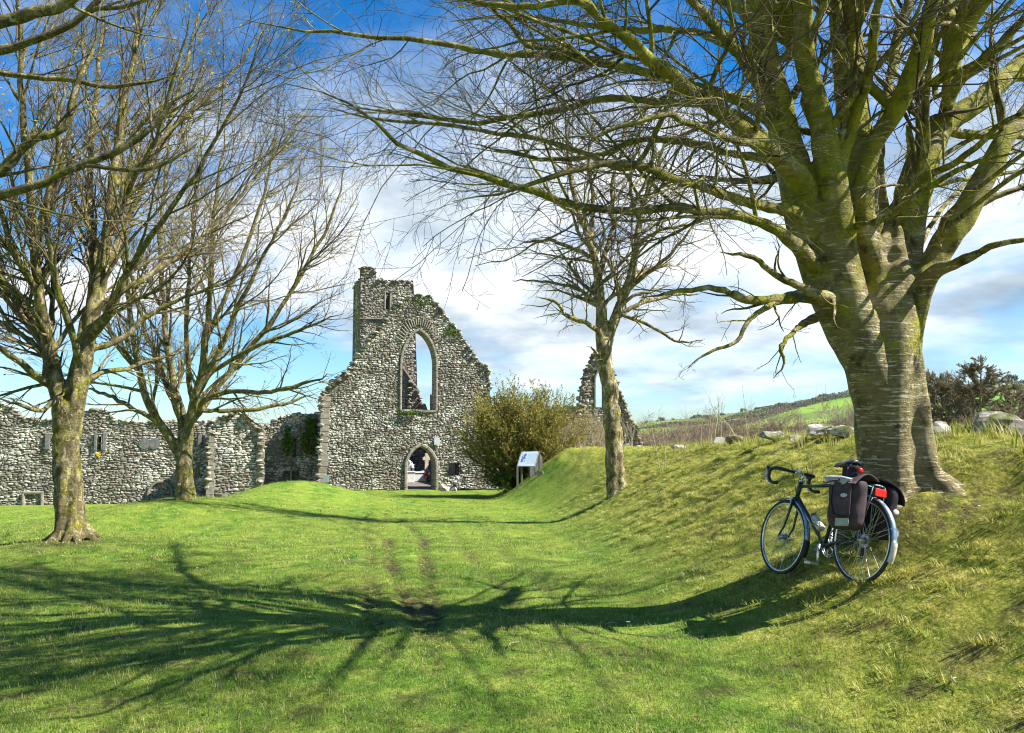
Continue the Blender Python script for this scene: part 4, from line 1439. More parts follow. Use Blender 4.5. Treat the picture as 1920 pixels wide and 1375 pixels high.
# --- the great beech on the right
OVER = []
D = 7.15
big = [
    [(1702, 985, 7.15, 80), (1698, 955, 7.1, 80), (1688, 900, 7.12, 73), (1676, 830, 7.15, 68), (1668, 760, 7.15, 64), (1655, 700, 7.15, 66), (1645, 640, 7.15, 66)],
    [(1650, 760, 7.1, 52), (1625, 680, 7.05, 50), (1590, 610, 7.0, 50), (1550, 520, 6.95, 46), (1520, 430, 6.9, 44), (1495, 340, 6.9, 37), (1470, 250, 6.9, 30), (1448, 160, 6.85, 27), (1430, 60, 6.8, 25), (1412, -60, 6.8, 22), (1400, -220, 6.7, 18), (1380, -420, 6.6, 12), (1350, -620, 6.5, 6)],
    [(1640, 720, 6.95, 42), (1612, 620, 6.85, 40), (1582, 520, 6.8, 36), (1568, 420, 6.8, 33), (1556, 320, 6.8, 29), (1535, 220, 6.8, 25), (1512, 110, 6.75, 22), (1502, 0, 6.7, 20), (1495, -150, 6.6, 17), (1500, -380, 6.5, 12), (1520, -600, 6.4, 6)],
    [(1665, 820, 7.1, 58), (1664, 740, 7.05, 60), (1662, 660, 7.0, 60), (1664, 590, 7.0, 54), (1668, 530, 7.05, 44), (1668, 460, 7.1, 30), (1664, 400, 7.2, 14)],
    [(1665, 800, 7.3, 50), (1662, 720, 7.3, 48), (1650, 620, 7.3, 46), (1635, 520, 7.3, 42), (1628, 420, 7.3, 38), (1615, 320, 7.3, 34), (1600, 220, 7.4, 30), (1588, 110, 7.4, 28), (1582, 0, 7.4, 27), (1575, -150, 7.5, 22), (1560, -380, 7.6, 15), (1530, -640, 7.7, 7)],
    [(1615, 420, 7.0, 24), (1622, 330, 6.95, 24), (1640, 270, 6.9, 21), (1680, 200, 6.8, 19), (1710, 130, 6.75, 17), (1738, 50, 6.7, 15), (1762, -40, 6.7, 13), (1790, -200, 6.6, 9), (1820, -400, 6.6, 4)],
    [(1680, 860, 7.2, 50), (1676, 740, 7.2, 48), (1672, 640, 7.2, 46), (1680, 530, 7.2, 42), (1692, 440, 7.2, 36), (1712, 365, 7.2, 32), (1745, 285, 7.25, 31), (1770, 230, 7.3, 28), (1815, 205, 7.35, 23), (1870, 160, 7.4, 21), (1925, 110, 7.5, 18), (2010, 20, 7.6, 12), (2080, -120, 7.7, 6)],
    [(1672, 740, 7.1, 38), (1685, 660, 7.1, 36), (1708, 585, 7.05, 32), (1728, 545, 7.0, 27), (1745, 500, 7.0, 24), (1772, 452, 7.0, 22), (1822, 385, 7.0, 20), (1862, 300, 7.0, 18), (1895, 250, 7.05, 16), (1945, 180, 7.1, 13), (2020, 60, 7.1, 8), (2080, -60, 7.1, 4)],
    [(1766, 250, 7.25, 20), (1778, 190, 7.2, 16), (1802, 145, 7.15, 14), (1850, 105, 7.1, 13), (1898, 60, 7.1, 11), (1950, -10, 7.0, 8), (2000, -120, 7.0, 4)],
    [(1778, 190, 7.2, 11), (1792, 120, 7.3, 9), (1822, 60, 7.4, 8), (1840, -20, 7.4, 7), (1850, -160, 7.4, 4)],
    [(1725, 548, 6.95, 22), (1752, 510, 6.8, 13), (1800, 492, 6.6, 9), (1860, 462, 6.4, 7), (1920, 450, 6.3, 5), (2000, 440, 6.2, 3)],
    [(1630, 350, 7.2, 20), (1650, 260, 7.3, 15), (1662, 180, 7.4, 13), (1680, 90, 7.5, 12), (1700, 20, 7.5, 10), (1715, -100, 7.5, 8), (1720, -300, 7.5, 4)],
    [(1575, 300, 6.85, 18), (1600, 230, 6.8, 13), (1625, 150, 6.7, 11), (1640, 60, 6.6, 10), (1650, -40, 6.6, 8), (1660, -250, 6.5, 4)],
    # long left limbs
    [(1500, 345, 6.75, 26), (1467, 304, 6.6, 20), (1410, 256, 6.45, 18), (1352, 210, 6.3, 17), (1300, 174, 6.2, 16), (1245, 130, 6.1, 15), (1193, 91, 6.0, 14), (1134, 42, 5.95, 12), (1082, 4, 5.9, 10), (1000, -50, 5.8, 7), (900, -110, 5.7, 4)],
    [(1480, 262, 7.0, 18), (1420, 205, 7.2, 13), (1360, 180, 7.3, 12), (1252, 146, 7.4, 10), (1134, 119, 7.4, 9), (1035, 105, 7.4, 8), (936, 103, 7.4, 7), (837, 83, 7.4, 6), (738, 71, 7.4, 5), (639, 63, 7.4, 4), (540, 51, 7.4, 3), (440, 30, 7.4, 2)],
    [(1130, 118, 7.4, 7), (1050, 92, 7.3, 7), (987, 83, 7.2, 6), (956, 45, 7.2, 5), (920, 14, 7.1, 4), (870, -20, 7, 3)],
    [(1490, 330, 7.1, 16), (1420, 240, 7.5, 9), (1360, 205, 7.7, 9), (1300, 194, 7.8, 8), (1200, 190, 7.9, 8), (1134, 184, 8.0, 7), (1055, 206, 8.1, 6.5), (975, 218, 8.1, 6), (896, 230, 8.1, 5), (837, 226, 8.1, 4.5), (777, 216, 8.1, 4), (698, 204, 8.1, 3), (600, 185, 8.1, 2)],
    [(1505, 410, 6.8, 18), (1467, 393, 6.6, 12), (1409, 382, 6.4, 11), (1336, 356, 6.2, 10), (1290, 345, 6.1, 10), (1230, 322, 6.0, 9), (1173, 309, 5.9, 8), (1110, 309, 5.8, 7), (1050, 325, 5.7, 6), (1000, 350, 5.6, 5), (930, 362, 5.6, 4), (850, 378, 5.5, 3)],
    [(1520, 490, 6.75, 18), (1478, 447, 6.5, 12), (1409, 412, 6.3, 11), (1300, 393, 6.1, 10), (1200, 396, 6.0, 9), (1094, 388, 5.9, 8), (1015, 364, 5.9, 8), (936, 340, 5.9, 7), (876, 325, 5.9, 6.5), (825, 313, 5.9, 6), (785, 285, 5.9, 5), (730, 257, 5.9, 4.5), (690, 222, 5.9, 4), (619, 178, 5.9, 3), (540, 158, 5.9, 2)],
    [(1190, 312, 7.8, 5), (1100, 290, 7.9, 6), (1020, 262, 8, 5.5), (950, 255, 8, 5), (880, 240, 8, 4), (810, 232, 8, 4), (700, 222, 8, 3), (600, 200, 8, 2)],
    [(1460, 300, 7.3, 14), (1380, 290, 7.7, 8), (1300, 270, 8.0, 8), (1200, 262, 8.2, 7), (1130, 290, 8.3, 6), (1060, 300, 8.4, 5), (980, 290, 8.5, 4), (880, 270, 8.5, 3)],
    [(1515, 556, 6.9, 14), (1470, 560, 6.7, 10), (1409, 563, 6.5, 9), (1370, 550, 6.4, 8), (1336, 541, 6.3, 6), (1280, 545, 6.2, 5), (1200, 560, 6.1, 3)],
    [(1568, 565, 6.75, 13), (1530, 552, 6.6, 9), (1500, 537, 6.5, 8), (1462, 520, 6.4, 7), (1436, 502, 6.35, 6), (1404, 480, 6.3, 5), (1350, 475, 6.2, 3)],
    [(1440, 575, 6.55, 6), (1405, 600, 6.4, 5), (1380, 640, 6.3, 4), (1330, 660, 6.2, 3), (1290, 690, 6.2, 2)],
    [(1520, 600, 6.9, 9), (1490, 620, 6.6, 5), (1465, 650, 6.5, 4), (1470, 680, 6.5, 3), (1450, 710, 6.5, 2)],
    [(1420, 150, 6.8, 15), (1380, 90, 6.6, 12), (1330, 40, 6.4, 11), (1290, -10, 6.3, 9), (1200, -100, 6.2, 6), (1080, -180, 6.1, 3)],
    [(1440, 90, 6.9, 14), (1400, 30, 7.1, 11), (1340, -60, 7.3, 9), (1240, -180, 7.5, 7), (1100, -300, 7.7, 4), (960, -380, 7.8, 3)],
    [(1415, -60, 6.8, 14), (1340, -180, 6.6, 10), (1220, -300, 6.4, 8), (1050, -420, 6.2, 6), (880, -480, 6.0, 3)],
    [(1500, -100, 6.7, 13), (1450, -260, 7.2, 9), (1340, -420, 7.7, 8), (1180, -560, 8.2, 6), (1000, -650, 8.6, 3)],
    [(1580, -100, 7.4, 14), (1620, -260, 7.8, 10), (1700, -420, 8.3, 7), (1800, -560, 8.7, 4)],
    [(1080, 2, 5.9, 8), (1000, 12, 5.9, 7), (920, 8, 5.9, 6), (850, -5, 5.9, 4), (760, -30, 5.9, 3)],
    [(1400, 100, 7.2, 9), (1300, 60, 7.6, 8), (1180, 55, 7.9, 7), (1080, 45, 8.1, 5), (960, 30, 8.2, 4), (840, 40, 8.3, 3)],
    [(1420, 270, 6.4, 9), (1370, 262, 6.0, 8), (1300, 235, 5.7, 7), (1250, 215, 5.5, 6), (1170, 235, 5.4, 5), (1090, 255, 5.3, 4), (1000, 270, 5.3, 3)],
    [(1680, 380, 6.9, 12), (1740, 330, 6.5, 8), (1800, 300, 6.3, 7), (1870, 240, 6.2, 6), (1940, 200, 6.1, 4), (2000, 190, 6, 3)],
    [(1600, 430, 6.7, 9), (1650, 415, 6.4, 7), (1690, 390, 6.3, 6), (1760, 340, 6.2, 6), (1840, 300, 6.1, 5), (1920, 285, 6, 4)],
]

for (ex, ey, ez, r0) in ((3.9, 4.9, 9.0, 10), (4.7, 4.1, 8.4, 9), (3.3, 4.3, 7.8, 9), (5.6, 5.2, 8.6, 10), (2.9, 5.5, 9.0, 9), (4.4, 8.4, 9.0, 9), (3.2, 9.2, 8.6, 9),
                         (1.4, 3.4, 7.4, 8), (-.4, 4.4, 7.6, 8), (6.6, 6.6, 7.8, 8), (0, 5.2, 8.6, 9), (-1, 6.5, 9.2, 9), (1, 8, 9.6, 9), (-2, 4.8, 8.0, 9),
                         (2, 4.8, 9.6, 9), (0, 10.8, 8.4, 8), (2.2, 6.4, 9.8, 9), (2.4, 3.6, 7.8, 8), (5.8, 4.4, 7.8, 8), (3.2, 2.5, 7.2, 8), (1.5, 2.3, 7.8, 8), (4.4, 2.9, 8.4, 8), (0, 3.0, 8.4, 8), (5.6, 3.2, 7.0, 8), (-1.5, 3.6, 8.6, 8),
                         (5.2, 3.6, 4.7, 5), (4.7, 2.7, 4.6, 5), (6.0, 4.6, 4.9, 5), (5.6, 5.4, 5.3, 5), (4.6, 3.9, 5.7, 5), (3.9, 2.7, 5.4, 5), (6.8, 8.6, 4.6, 5), (6.2, 9.6, 5.2, 5), (5.2, 10.2, 4.9, 5), (7.2, 8.0, 5.6, 5)):
    sx_, sy_, sz_ = (2.5 if ex < 1.5 else 3.0 if ex < 4 else 3.9), 6.8, 5.0
    if ez < 5.75: sx_, sy_, sz_ = 3.75, (6.8 if ey < 7 else 7.3), 3.2 + (abs(ex * 7.3 + ey * 3.1) % 1) * 2.2
    L_ = []
    for f_ in (0, .15, .35, .6, .8, 1):
        x_, y_, z_ = sx_ + (ex - sx_) * f_, sy_ + (ey - sy_) * f_, sz_ + (ez - sz_) * (f_ ** .8)
        w_ = Vector((x_, y_, z_ - CAMZ))
        cy_ = cp * w_.y + sp * w_.z; cz_ = -sp * w_.y + cp * w_.z
        L_.append((960 + F * x_ / cy_, 687.5 - F * cz_ / cy_, y_, r0 * (1 - .7 * f_)))
    OVER.append(L_)


def roots_big(mb):
    for (a, r0, L, zz) in ((200, .13, .35, -.42), (240, .13, .3, -.42), (280, .13, .3, -.28), (322, .14, .45, -.14), (300, .12, .4, -.2), (70, .12, .4, .25), (130, .14, .6, .0), (165, .15, .7, -.25)):
        c = wp(1700, 985, 7.1)
        dx, dy = math.cos(R(a)), math.sin(R(a))
        pts, rs = [], []
        for k in range(7):
            f = k / 6
            x, y = c[0] + dx * (.14 + L * f), c[1] + dy * (.14 + L * f)
            g = float(hgt(x, y))
            pts.append((x + .04 * math.sin(f * 5 + a), y, max(g - .02 - .04 * f, g - .1) + .30 * (1 - f) ** 2.0 - .05))
            rs.append(r0 * (1 - f * .6))
        mb.tube(pts, rs, 12)


lv = [
    dict(dens=3.0, t0=.2, t1=1, ang=42, rel=.42, max=1.8, K=9, trop=(-.02, 0, .05), wob=.14, rr=.40, tip=.0024, S=5, part='branches', flat=.3, curve=.03),
    dict(dens=5.0, t0=.1, t1=1, ang=45, rel=.55, max=.9, K=7, trop=(-.05, 0, -.02), wob=.17, rr=.55, tip=.0019, S=4, flat=.2, curve=.04),
    dict(dens=7.5, t0=.1, t1=1, ang=45, rel=.60, max=.45, K=5, trop=(0, 0, .05), wob=.18, rr=.62, tip=.0016, S=3, curve=.04),
    dict(dens=6.0, t0=.15, t1=1, ang=42, rel=.60, max=.22, K=3, trop=(0, 0, .05), wob=.15, rr=.65, tip=.0012, S=3),
]
big_root, _ = make_tree('beech_tree', 'huge many-stemmed mossy beech on the bank with the bicycle leaning on it', big, 7.1, .36, lv, (M['beech'], M['beech_limb'], M['twig']), .015, limb_n=1, flute=.85, extra=roots_big, K0=26, spread=1.3, rk_=.95, over=OVER, few=range(1, 13), bare=(3,))

# --- left tree, near
t1 = [
    [(138, 1012, 13, 52), (132, 975, 13, 38), (127, 900, 13, 34), (124, 840, 13, 33), (125, 790, 13, 36), (128, 745, 13, 36)],
    [(118, 765, 13, 26), (100, 700, 12.9, 22), (85, 620, 12.8, 18), (72, 540, 12.7, 16), (62, 430, 12.6, 14), (50, 300, 12.5, 11), (40, 150, 12.4, 8), (35, 0, 12.3, 6), (30, -150, 12.2, 4)],
    [(135, 765, 13, 30), (152, 690, 13, 27), (165, 620, 13, 24), (185, 540, 13.1, 19), (200, 440, 13.2, 15), (215, 330, 13.3, 13), (235, 200, 13.4, 10), (255, 80, 13.5, 7), (270, -60, 13.6, 5)],
    [(165, 640, 13, 15), (205, 590, 12.7, 13), (230, 530, 12.5, 11), (265, 470, 12.3, 9), (330, 380, 12.1, 7), (400, 270, 12, 5), (460, 150, 11.9, 4), (500, 40, 11.8, 3)],
    [(108, 735, 13, 13), (60, 700, 12.5, 11), (20, 665, 12.2, 9), (-40, 640, 12, 7), (-110, 600, 11.8, 4)],
    [(150, 700, 13, 14), (140, 640, 12.6, 11), (112, 560, 12.3, 10), (98, 480, 12.1, 8), (90, 380, 12, 7), (110, 260, 12, 5), (120, 120, 12, 4)],
    [(92, 650, 12.8, 12), (40, 570, 13.2, 9), (-10, 500, 13.6, 8), (-60, 420, 13.9, 6), (-110, 300, 14, 4)],
    [(150, 735, 13, 10), (185, 700, 13.6, 8), (240, 690, 14.1, 6), (300, 670, 14.5, 5), (350, 655, 14.8, 3)],
    [(170, 600, 13, 15), (176, 500, 13.5, 12), (168, 380, 13.9, 10), (172, 250, 14.2, 8), (188, 110, 14.5, 6), (195, -40, 14.6, 4)],
    [(190, 530, 13.1, 12), (228, 440, 13.5, 10), (272, 340, 13.8, 8), (318, 230, 14.1, 6), (352, 110, 14.3, 5), (380, 0, 14.4, 3)],
    [(200, 565, 13, 10), (290, 510, 13.5, 8), (370, 450, 13.9, 6), (450, 370, 14.1, 5), (520, 290, 14.3, 4), (580, 200, 14.4, 3)],
    [(75, 560, 12.7, 11), (30, 480, 12.2, 9), (0, 380, 11.9, 7), (-20, 260, 11.8, 5), (-40, 120, 11.7, 4)],
    [(205, 420, 13.2, 9), (250, 340, 12.8, 8), (300, 240, 12.5, 6), (330, 130, 12.4, 5), (360, 20, 12.3, 4)],
    [(215, 350, 13.3, 8), (270, 290, 13.8, 7), (350, 220, 14.1, 5), (430, 140, 14.3, 4), (500, 50, 14.4, 3)],
    [(65, 450, 12.6, 9), (95, 360, 12.9, 8), (130, 250, 13.1, 6), (150, 130, 13.2, 5), (160, 20, 13.2, 4)],
    [(100, 690, 12.9, 9), (60, 640, 13.6, 7), (10, 610, 14, 6), (-60, 560, 14.3, 4)],
    [(160, 660, 13, 10), (220, 640, 13.3, 8), (280, 590, 13.5, 7), (340, 560, 13.6, 5), (420, 530, 13.7, 4), (500, 470, 13.8, 3)],
    [(120, 740, 12.9, 9), (80, 770, 12.3, 6), (40, 760, 12, 5), (-20, 740, 11.8, 3)],
]
lvL = [
    dict(dens=3.0, t0=.15, t1=1, ang=32, rel=.42, max=2.4, K=9, trop=(.03, 0, .16), wob=.10, rr=.5, tip=.003, S=5, part='branches'),
    dict(dens=4.0, t0=.1, t1=1, ang=34, rel=.50, max=1.1, K=6, trop=(.03, 0, .20), wob=.12, rr=.6, tip=.0028, S=4),
    dict(dens=5.2, t0=.1, t1=1, ang=38, rel=.55, max=.55, K=4, trop=(0, 0, .30), wob=.12, rr=.7, tip=.0022, S=3),
    dict(dens=7.5, t0=.2, t1=1, ang=42, rel=.60, max=.32, K=3, trop=(0, 0, .3), wob=.10, rr=.7, tip=.0018, S=3),
]


def roots_t1(mb):
    for a, L in ((180, .5), (205, .4), (240, .36), (275, .34), (310, .44), (340, .56), (15, .4), (100, .3)):
        c = wp(138, 1000, 13)
        dx, dy = math.cos(R(a)), math.sin(R(a))
        pts, rs = [], []
        for k in range(5):
            f = k / 4
            x, y = c[0] + dx * (.12 + L * f), c[1] + dy * (.12 + L * f)
            pts.append((x, y, float(hgt(x, y)) - .02 + .26 * (1 - f) ** 2 - .03)); rs.append(.10 * (1 - f * .7))
        mb.tube(pts, rs, 10)


make_tree('sycamore_tree', 'mossy forked tree with ivy-dark trunk nearest on the left, budding crown', t1, 13, .3, lvL, (M['bark_left'], M['bark_left'], M['twig_left']), .025, K0=22, rthick=.05, buds=5000, limb_n=1, flute=.5, extra=roots_t1, wob=.02, spread=.6, rk_=.68)

t2 = [
    [(348, 940, 21, 25), (346, 900, 21, 18), (345, 860, 21, 17), (345, 820, 21, 16)],
    [(338, 862, 21, 10), (318, 822, 20.9, 10), (290, 782, 20.8, 9), (268, 730, 20.7, 8), (255, 660, 20.6, 7), (240, 570, 20.5, 6), (235, 470, 20.4, 5), (240, 370, 20.3, 4), (250, 250, 20.3, 2)],
    [(346, 840, 21, 12), (340, 780, 21.2, 10), (325, 720, 21.4, 8), (315, 650, 21.6, 7), (305, 560, 21.8, 6), (300, 450, 22, 5), (310, 340, 22.1, 4), (320, 230, 22.1, 2)],
    [(350, 835, 21, 12), (360, 770, 20.8, 10), (375, 710, 20.6, 9), (385, 640, 20.5, 8), (395, 550, 20.4, 6), (400, 440, 20.3, 5), (412, 330, 20.2, 4), (425, 220, 20.2, 2)],
    [(352, 805, 21, 9), (390, 750, 21.3, 8), (430, 700, 21.6, 7), (480, 640, 21.9, 6), (540, 560, 22, 5), (590, 470, 22.1, 4), (630, 380, 22.2, 3), (650, 300, 22.2, 2)],
    [(370, 760, 21, 7), (430, 735, 20.6, 6), (500, 735, 20.3, 5), (560, 722, 20.1, 4), (625, 700, 20, 2)],
    [(305, 800, 20.9, 7), (250, 765, 21.5, 5), (200, 740, 22, 4), (150, 725, 22.4, 2)],
    [(340, 790, 21.2, 8), (312, 720, 21.8, 7), (280, 640, 22.3, 5), (255, 560, 22.6, 4), (225, 450, 22.8, 3)],
    [(375, 730, 20.7, 8), (420, 640, 20.4, 6), (455, 560, 20.2, 5), (500, 470, 20, 4), (545, 380, 19.9, 3), (570, 290, 19.9, 2)],
    [(395, 700, 20.7, 6), (470, 655, 20.4, 5), (560, 620, 20.2, 4), (640, 585, 20, 2)],
    [(262, 700, 20.7, 6), (215, 640, 20.4, 5), (190, 560, 20.2, 4), (175, 460, 20, 3)],
    [(385, 640, 20.5, 6), (430, 540, 20.8, 5), (470, 440, 21, 4), (500, 340, 21.1, 3), (520, 240, 21.1, 2)],
    [(380, 770, 21, 6), (450, 770, 21.4, 5), (520, 760, 21.7, 4), (590, 740, 22, 2)],
    [(355, 720, 21, 6), (350, 620, 20.6, 5), (355, 500, 20.4, 4), (365, 380, 20.3, 3), (370, 260, 20.3, 2)],
]
lvM = [
    dict(dens=2.4, t0=.15, t1=1, ang=34, rel=.45, max=2.6, K=8, trop=(.02, 0, .12), wob=.11, rr=.5, tip=.004, S=4, part='branches'),
    dict(dens=3.2, t0=.1, t1=1, ang=36, rel=.50, max=1.2, K=6, trop=(.03, 0, .12), wob=.13, rr=.6, tip=.0035, S=3),
    dict(dens=3.8, t0=.1, t1=1, ang=40, rel=.55, max=.60, K=4, trop=(0, 0, .22), wob=.13, rr=.7, tip=.003, S=3),
    dict(dens=5.2, t0=.2, t1=1, ang=42, rel=.65, max=.36, K=3, trop=(0, 0, .2), wob=.10, rr=.7, tip=.0025, S=3),
]
make_tree('sycamore_tree', 'smaller spreading tree with short trunk in front of the long ruined wall, budding twigs', t2, 21, .24, lvM, (M['bark_left'], M['bark_left'], M['twig_left']), .03, rthick=.06, buds=4000, limb_n=1, flute=.4, wob=.03, rk_=.85)

tm = [
    [(1160, 935, 20, 28), (1155, 895, 20, 22), (1150, 820, 20, 20), (1145, 760, 20, 18), (1138, 700, 20, 17), (1131, 645, 20, 18)],
    [(1131, 655, 20, 14), (1127, 590, 20, 12), (1122, 520, 20, 10), (1108, 460, 19.9, 9), (1085, 400, 19.8, 7), (1068, 330, 19.7, 6), (1062, 260, 19.7, 4), (1050, 170, 19.7, 2)],
    [(1134, 660, 20, 13), (1155, 592, 20, 11), (1180, 530, 20.1, 10), (1192, 470, 20.2, 8), (1200, 410, 20.3, 7), (1215, 350, 20.4, 6), (1240, 290, 20.5, 4), (1262, 200, 20.5, 2)],
    [(1126, 625, 19.9, 7), (1095, 605, 19.6, 6), (1060, 590, 19.4, 5), (1040, 565, 19.3, 4), (1000, 558, 19.2, 2)],
    [(1122, 530, 20, 8), (1135, 470, 20.2, 6), (1150, 420, 20.3, 5), (1148, 350, 20.4, 4), (1165, 270, 20.5, 3), (1170, 200, 20.5, 2)],
    [(1118, 490, 20, 6), (1080, 468, 20.3, 5), (1030, 452, 20.6, 4), (970, 455, 20.9, 2)],
    [(1195, 460, 20.2, 6), (1240, 432, 20, 4), (1300, 420, 19.8, 3), (1350, 400, 19.7, 2)],
    [(1150, 600, 20, 7), (1200, 570, 20.4, 5), (1260, 555, 20.8, 4), (1320, 550, 21, 2)],
    [(1175, 545, 20.1, 6), (1230, 500, 19.8, 5), (1280, 450, 19.6, 3), (1330, 380, 19.5, 2)],
    [(1090, 410, 19.8, 5), (1040, 370, 19.5, 4), (1000, 310, 19.3, 3), (970, 250, 19.2, 2)],
    [(1108, 460, 19.9, 6), (1112, 380, 20.3, 5), (1105, 300, 20.5, 4), (1115, 210, 20.6, 2)],
    [(1200, 420, 20.3, 5), (1182, 350, 20.6, 4), (1195, 270, 20.8, 3), (1215, 190, 20.9, 2)],
    [(1127, 580, 20, 6), (1080, 540, 20.5, 4), (1030, 530, 20.9, 3), (960, 525, 21.1, 2)],
    [(1138, 690, 20, 5), (1120, 665, 19.7, 4), (1108, 650, 19.6, 3)],
    [(1160, 590, 20, 5), (1215, 610, 19.6, 4), (1270, 640, 19.3, 3), (1320, 640, 19.2, 2)],
]
lvm2 = [
    dict(dens=2.6, t0=.2, t1=1, ang=44, rel=.45, max=2.2, K=8, trop=(0, 0, .03), wob=.17, rr=.5, tip=.004, S=4, part='branches', curve=.04),
    dict(dens=3.6, t0=.1, t1=1, ang=46, rel=.55, max=1.1, K=6, trop=(0, 0, .0), wob=.18, rr=.6, tip=.0032, S=3, curve=.04),
    dict(dens=3.8, t0=.1, t1=1, ang=46, rel=.55, max=.55, K=4, trop=(0, 0, -.05), wob=.18, rr=.7, tip=.0026, S=3),
    dict(dens=5.0, t0=.2, t1=1, ang=44, rel=.65, max=.34, K=3, trop=(0, 0, 0), wob=.12, rr=.7, tip=.0022, S=3),
]
make_tree('bare_tree', 'slender forked bare tree standing alone on the slope between yew and beech', tm, 20, .28, lvm2, (M['bark_mid'], M['bark_mid'], M['twig_mid']), .03, rthick=.06, limb_n=1, flute=.4, wob=.03, rk_=.82)

to = [
    [(-330, 1400, 6.6, 75), (-320, 1000, 6.6, 60), (-300, 700, 6.6, 55), (-290, 450, 6.6, 50), (-280, 250, 6.6, 40), (-260, 0, 6.6, 30), (-230, -250, 6.6, 20), (-200, -500, 6.6, 8)],
    [(-270, 220, 6.6, 30), (-180, 110, 6.6, 20), (-80, 62, 6.6, 16), (0, 42, 6.6, 13), (50, 28, 6.6, 12), (100, 18, 6.6, 12), (140, -12, 6.6, 11), (220, -90, 6.6, 8), (320, -180, 6.6, 4)],
    [(-285, 320, 6.6, 24), (-160, 180, 6.8, 13), (-60, 118, 7, 9), (0, 97, 7, 8), (60, 78, 7, 7.5), (120, 50, 7, 7), (170, 15, 7, 6), (195, -12, 7, 6), (240, -60, 7, 4), (300, -120, 7, 2)],
    [(-110, 150, 7, 8), (-40, 132, 7.2, 6), (0, 138, 7.2, 5.5), (80, 147, 7.2, 5), (150, 152, 7.2, 5), (205, 163, 7.2, 4.5), (270, 155, 7.2, 4), (330, 140, 7.2, 2.5)],
    [(-290, 480, 6.6, 26), (-170, 400, 6.7, 16), (-70, 360, 6.8, 12), (0, 320, 6.8, 11), (50, 272, 6.8, 9.5), (85, 252, 6.8, 8), (118, 248, 6.8, 7.5), (130, 220, 6.8, 7), (134, 175, 6.8, 6), (155, 140, 6.8, 5), (178, 75, 6.8, 4), (190, 0, 6.8, 3)],
    [(-290, 520, 6.6, 24), (-160, 430, 6.3, 14), (-60, 385, 6.1, 11), (0, 365, 6, 9), (70, 344, 6, 8), (140, 315, 6, 7.5), (220, 284, 6, 6.5), (285, 240, 6, 6), (312, 190, 6, 5), (345, 185, 6, 4), (390, 130, 6, 2)],
    [(160, 310, 6, 5), (220, 318, 6, 4), (275, 318, 6, 4), (320, 302, 6, 3), (370, 270, 6, 2)],
    [(185, 16, 7, 5), (230, 14, 7, 4), (290, -5, 7, 3)],
]
lvO = [
    dict(dens=1.3, t0=.3, t1=1, ang=40, rel=.35, max=1.1, K=7, trop=(.05, 0, .1), wob=.14, rr=.35, tip=.002, S=5, part='branches'),
    dict(dens=4, t0=.1, t1=1, ang=42, rel=.5, max=.6, K=6, trop=(0, 0, .1), wob=.15, rr=.55, tip=.0016, S=3),
    dict(dens=6, t0=.1, t1=1, ang=42, rel=.55, max=.28, K=4, trop=(0, 0, .1), wob=.15, rr=.6, tip=.0013, S=3),
]
make_tree('overhanging_tree', 'tree standing just out of view whose mossy boughs reach in at the top left', to, 6.6, .28, lvO, (M['bark_left'], M['bark_left'], M['twig']), .02, rthick=.04, limb_n=1, flute=.3)

# ------------------------------------------------------------------ yew
yb = wp(974, 893, 38)
yz = float(hgt(yb[0], yb[1]))
yew = thing('yew_bush', 'broad olive-green yew with fanned stems beside the gable', 'bush', (yb[0], yb[1], yz))
NS = 140
ph = rng.uniform(0, 2 * math.pi, NS); el = rng.uniform(.1, 1, NS)
ang_ = np.radians(8 + 58 * el)
d = np.stack([np.cos(ph) * np.sin(ang_), np.sin(ph) * np.sin(ang_), np.cos(ang_)], -1)
Ln = rng.uniform(3.2, 4.4, NS) * np.where(ang_ > R(55), .74, 1)
P = np.empty((NS, 10, 3)); P[:, 0] = np.array([yb[0], yb[1], yz - .1]) + rng.normal(size=(NS, 3)) * (.15, .15, .02)
for k in range(1, 10):
    d = norm(d + rng.normal(size=d.shape) * .06 + np.array([0, 0, .05]))
    P[:, k] = P[:, k - 1] + d * (Ln / 9)[:, None]
Rr = np.linspace(.05, .008, 10)[None] * rng.uniform(.6, 1.2, (NS, 1))
V, Q = tubes(P, Rr, 5)
build_np('stems', V, Q, M['bark_mid'], yew)
b1 = spawn(P, Rr, 14, .36, 1, 30, .9, 6, (0, 0, .25), .12, .5, .004)
b2_ = spawn(b1[0], b1[1], 5, .1, 1, 32, .45, 4, (0, 0, .3), .12, .6, .003)
Va, Qa = tubes(b1[0], b1[1], 3); Vb, Qb = tubes(b2_[0], b2_[1], 3)
build_np('twigs', np.concatenate([Va, Vb]), np.concatenate([Qa, Qb + len(Va)]), M['twig_left'], yew, False, kind='stuff')


def leaves_on(src, n, s0, s1, aspect, name, m, parent, droop=0):
    N, K, _ = src.shape
    ii = rng.integers(0, N, n); tt = rng.uniform(0, K - 1.001, n)
    i0 = tt.astype(int); f = (tt - i0)[:, None]
    c = src[ii, i0] * (1 - f) + src[ii, i0 + 1] * f
    tg = norm(src[ii, i0 + 1] - src[ii, i0])
    a = norm(tg + rng.normal(size=(n, 3)) * .55 + np.array([0, 0, droop]))
    b = norm(np.cross(a, rng.normal(size=(n, 3))))
    s = rng.uniform(s0, s1, (n, 1))
    V = np.stack([c, c + a * s * .5 - b * s * aspect, c + a * s, c + a * s * .5 + b * s * aspect], 1).reshape(-1, 3)
    return build_np(name, V, np.arange(n * 4).reshape(-1, 4), m, parent, False, kind='stuff')


leaves_on(np.concatenate([b2_[0]]), 88000, .05, .13, .2, 'foliage', M['yew'], yew)

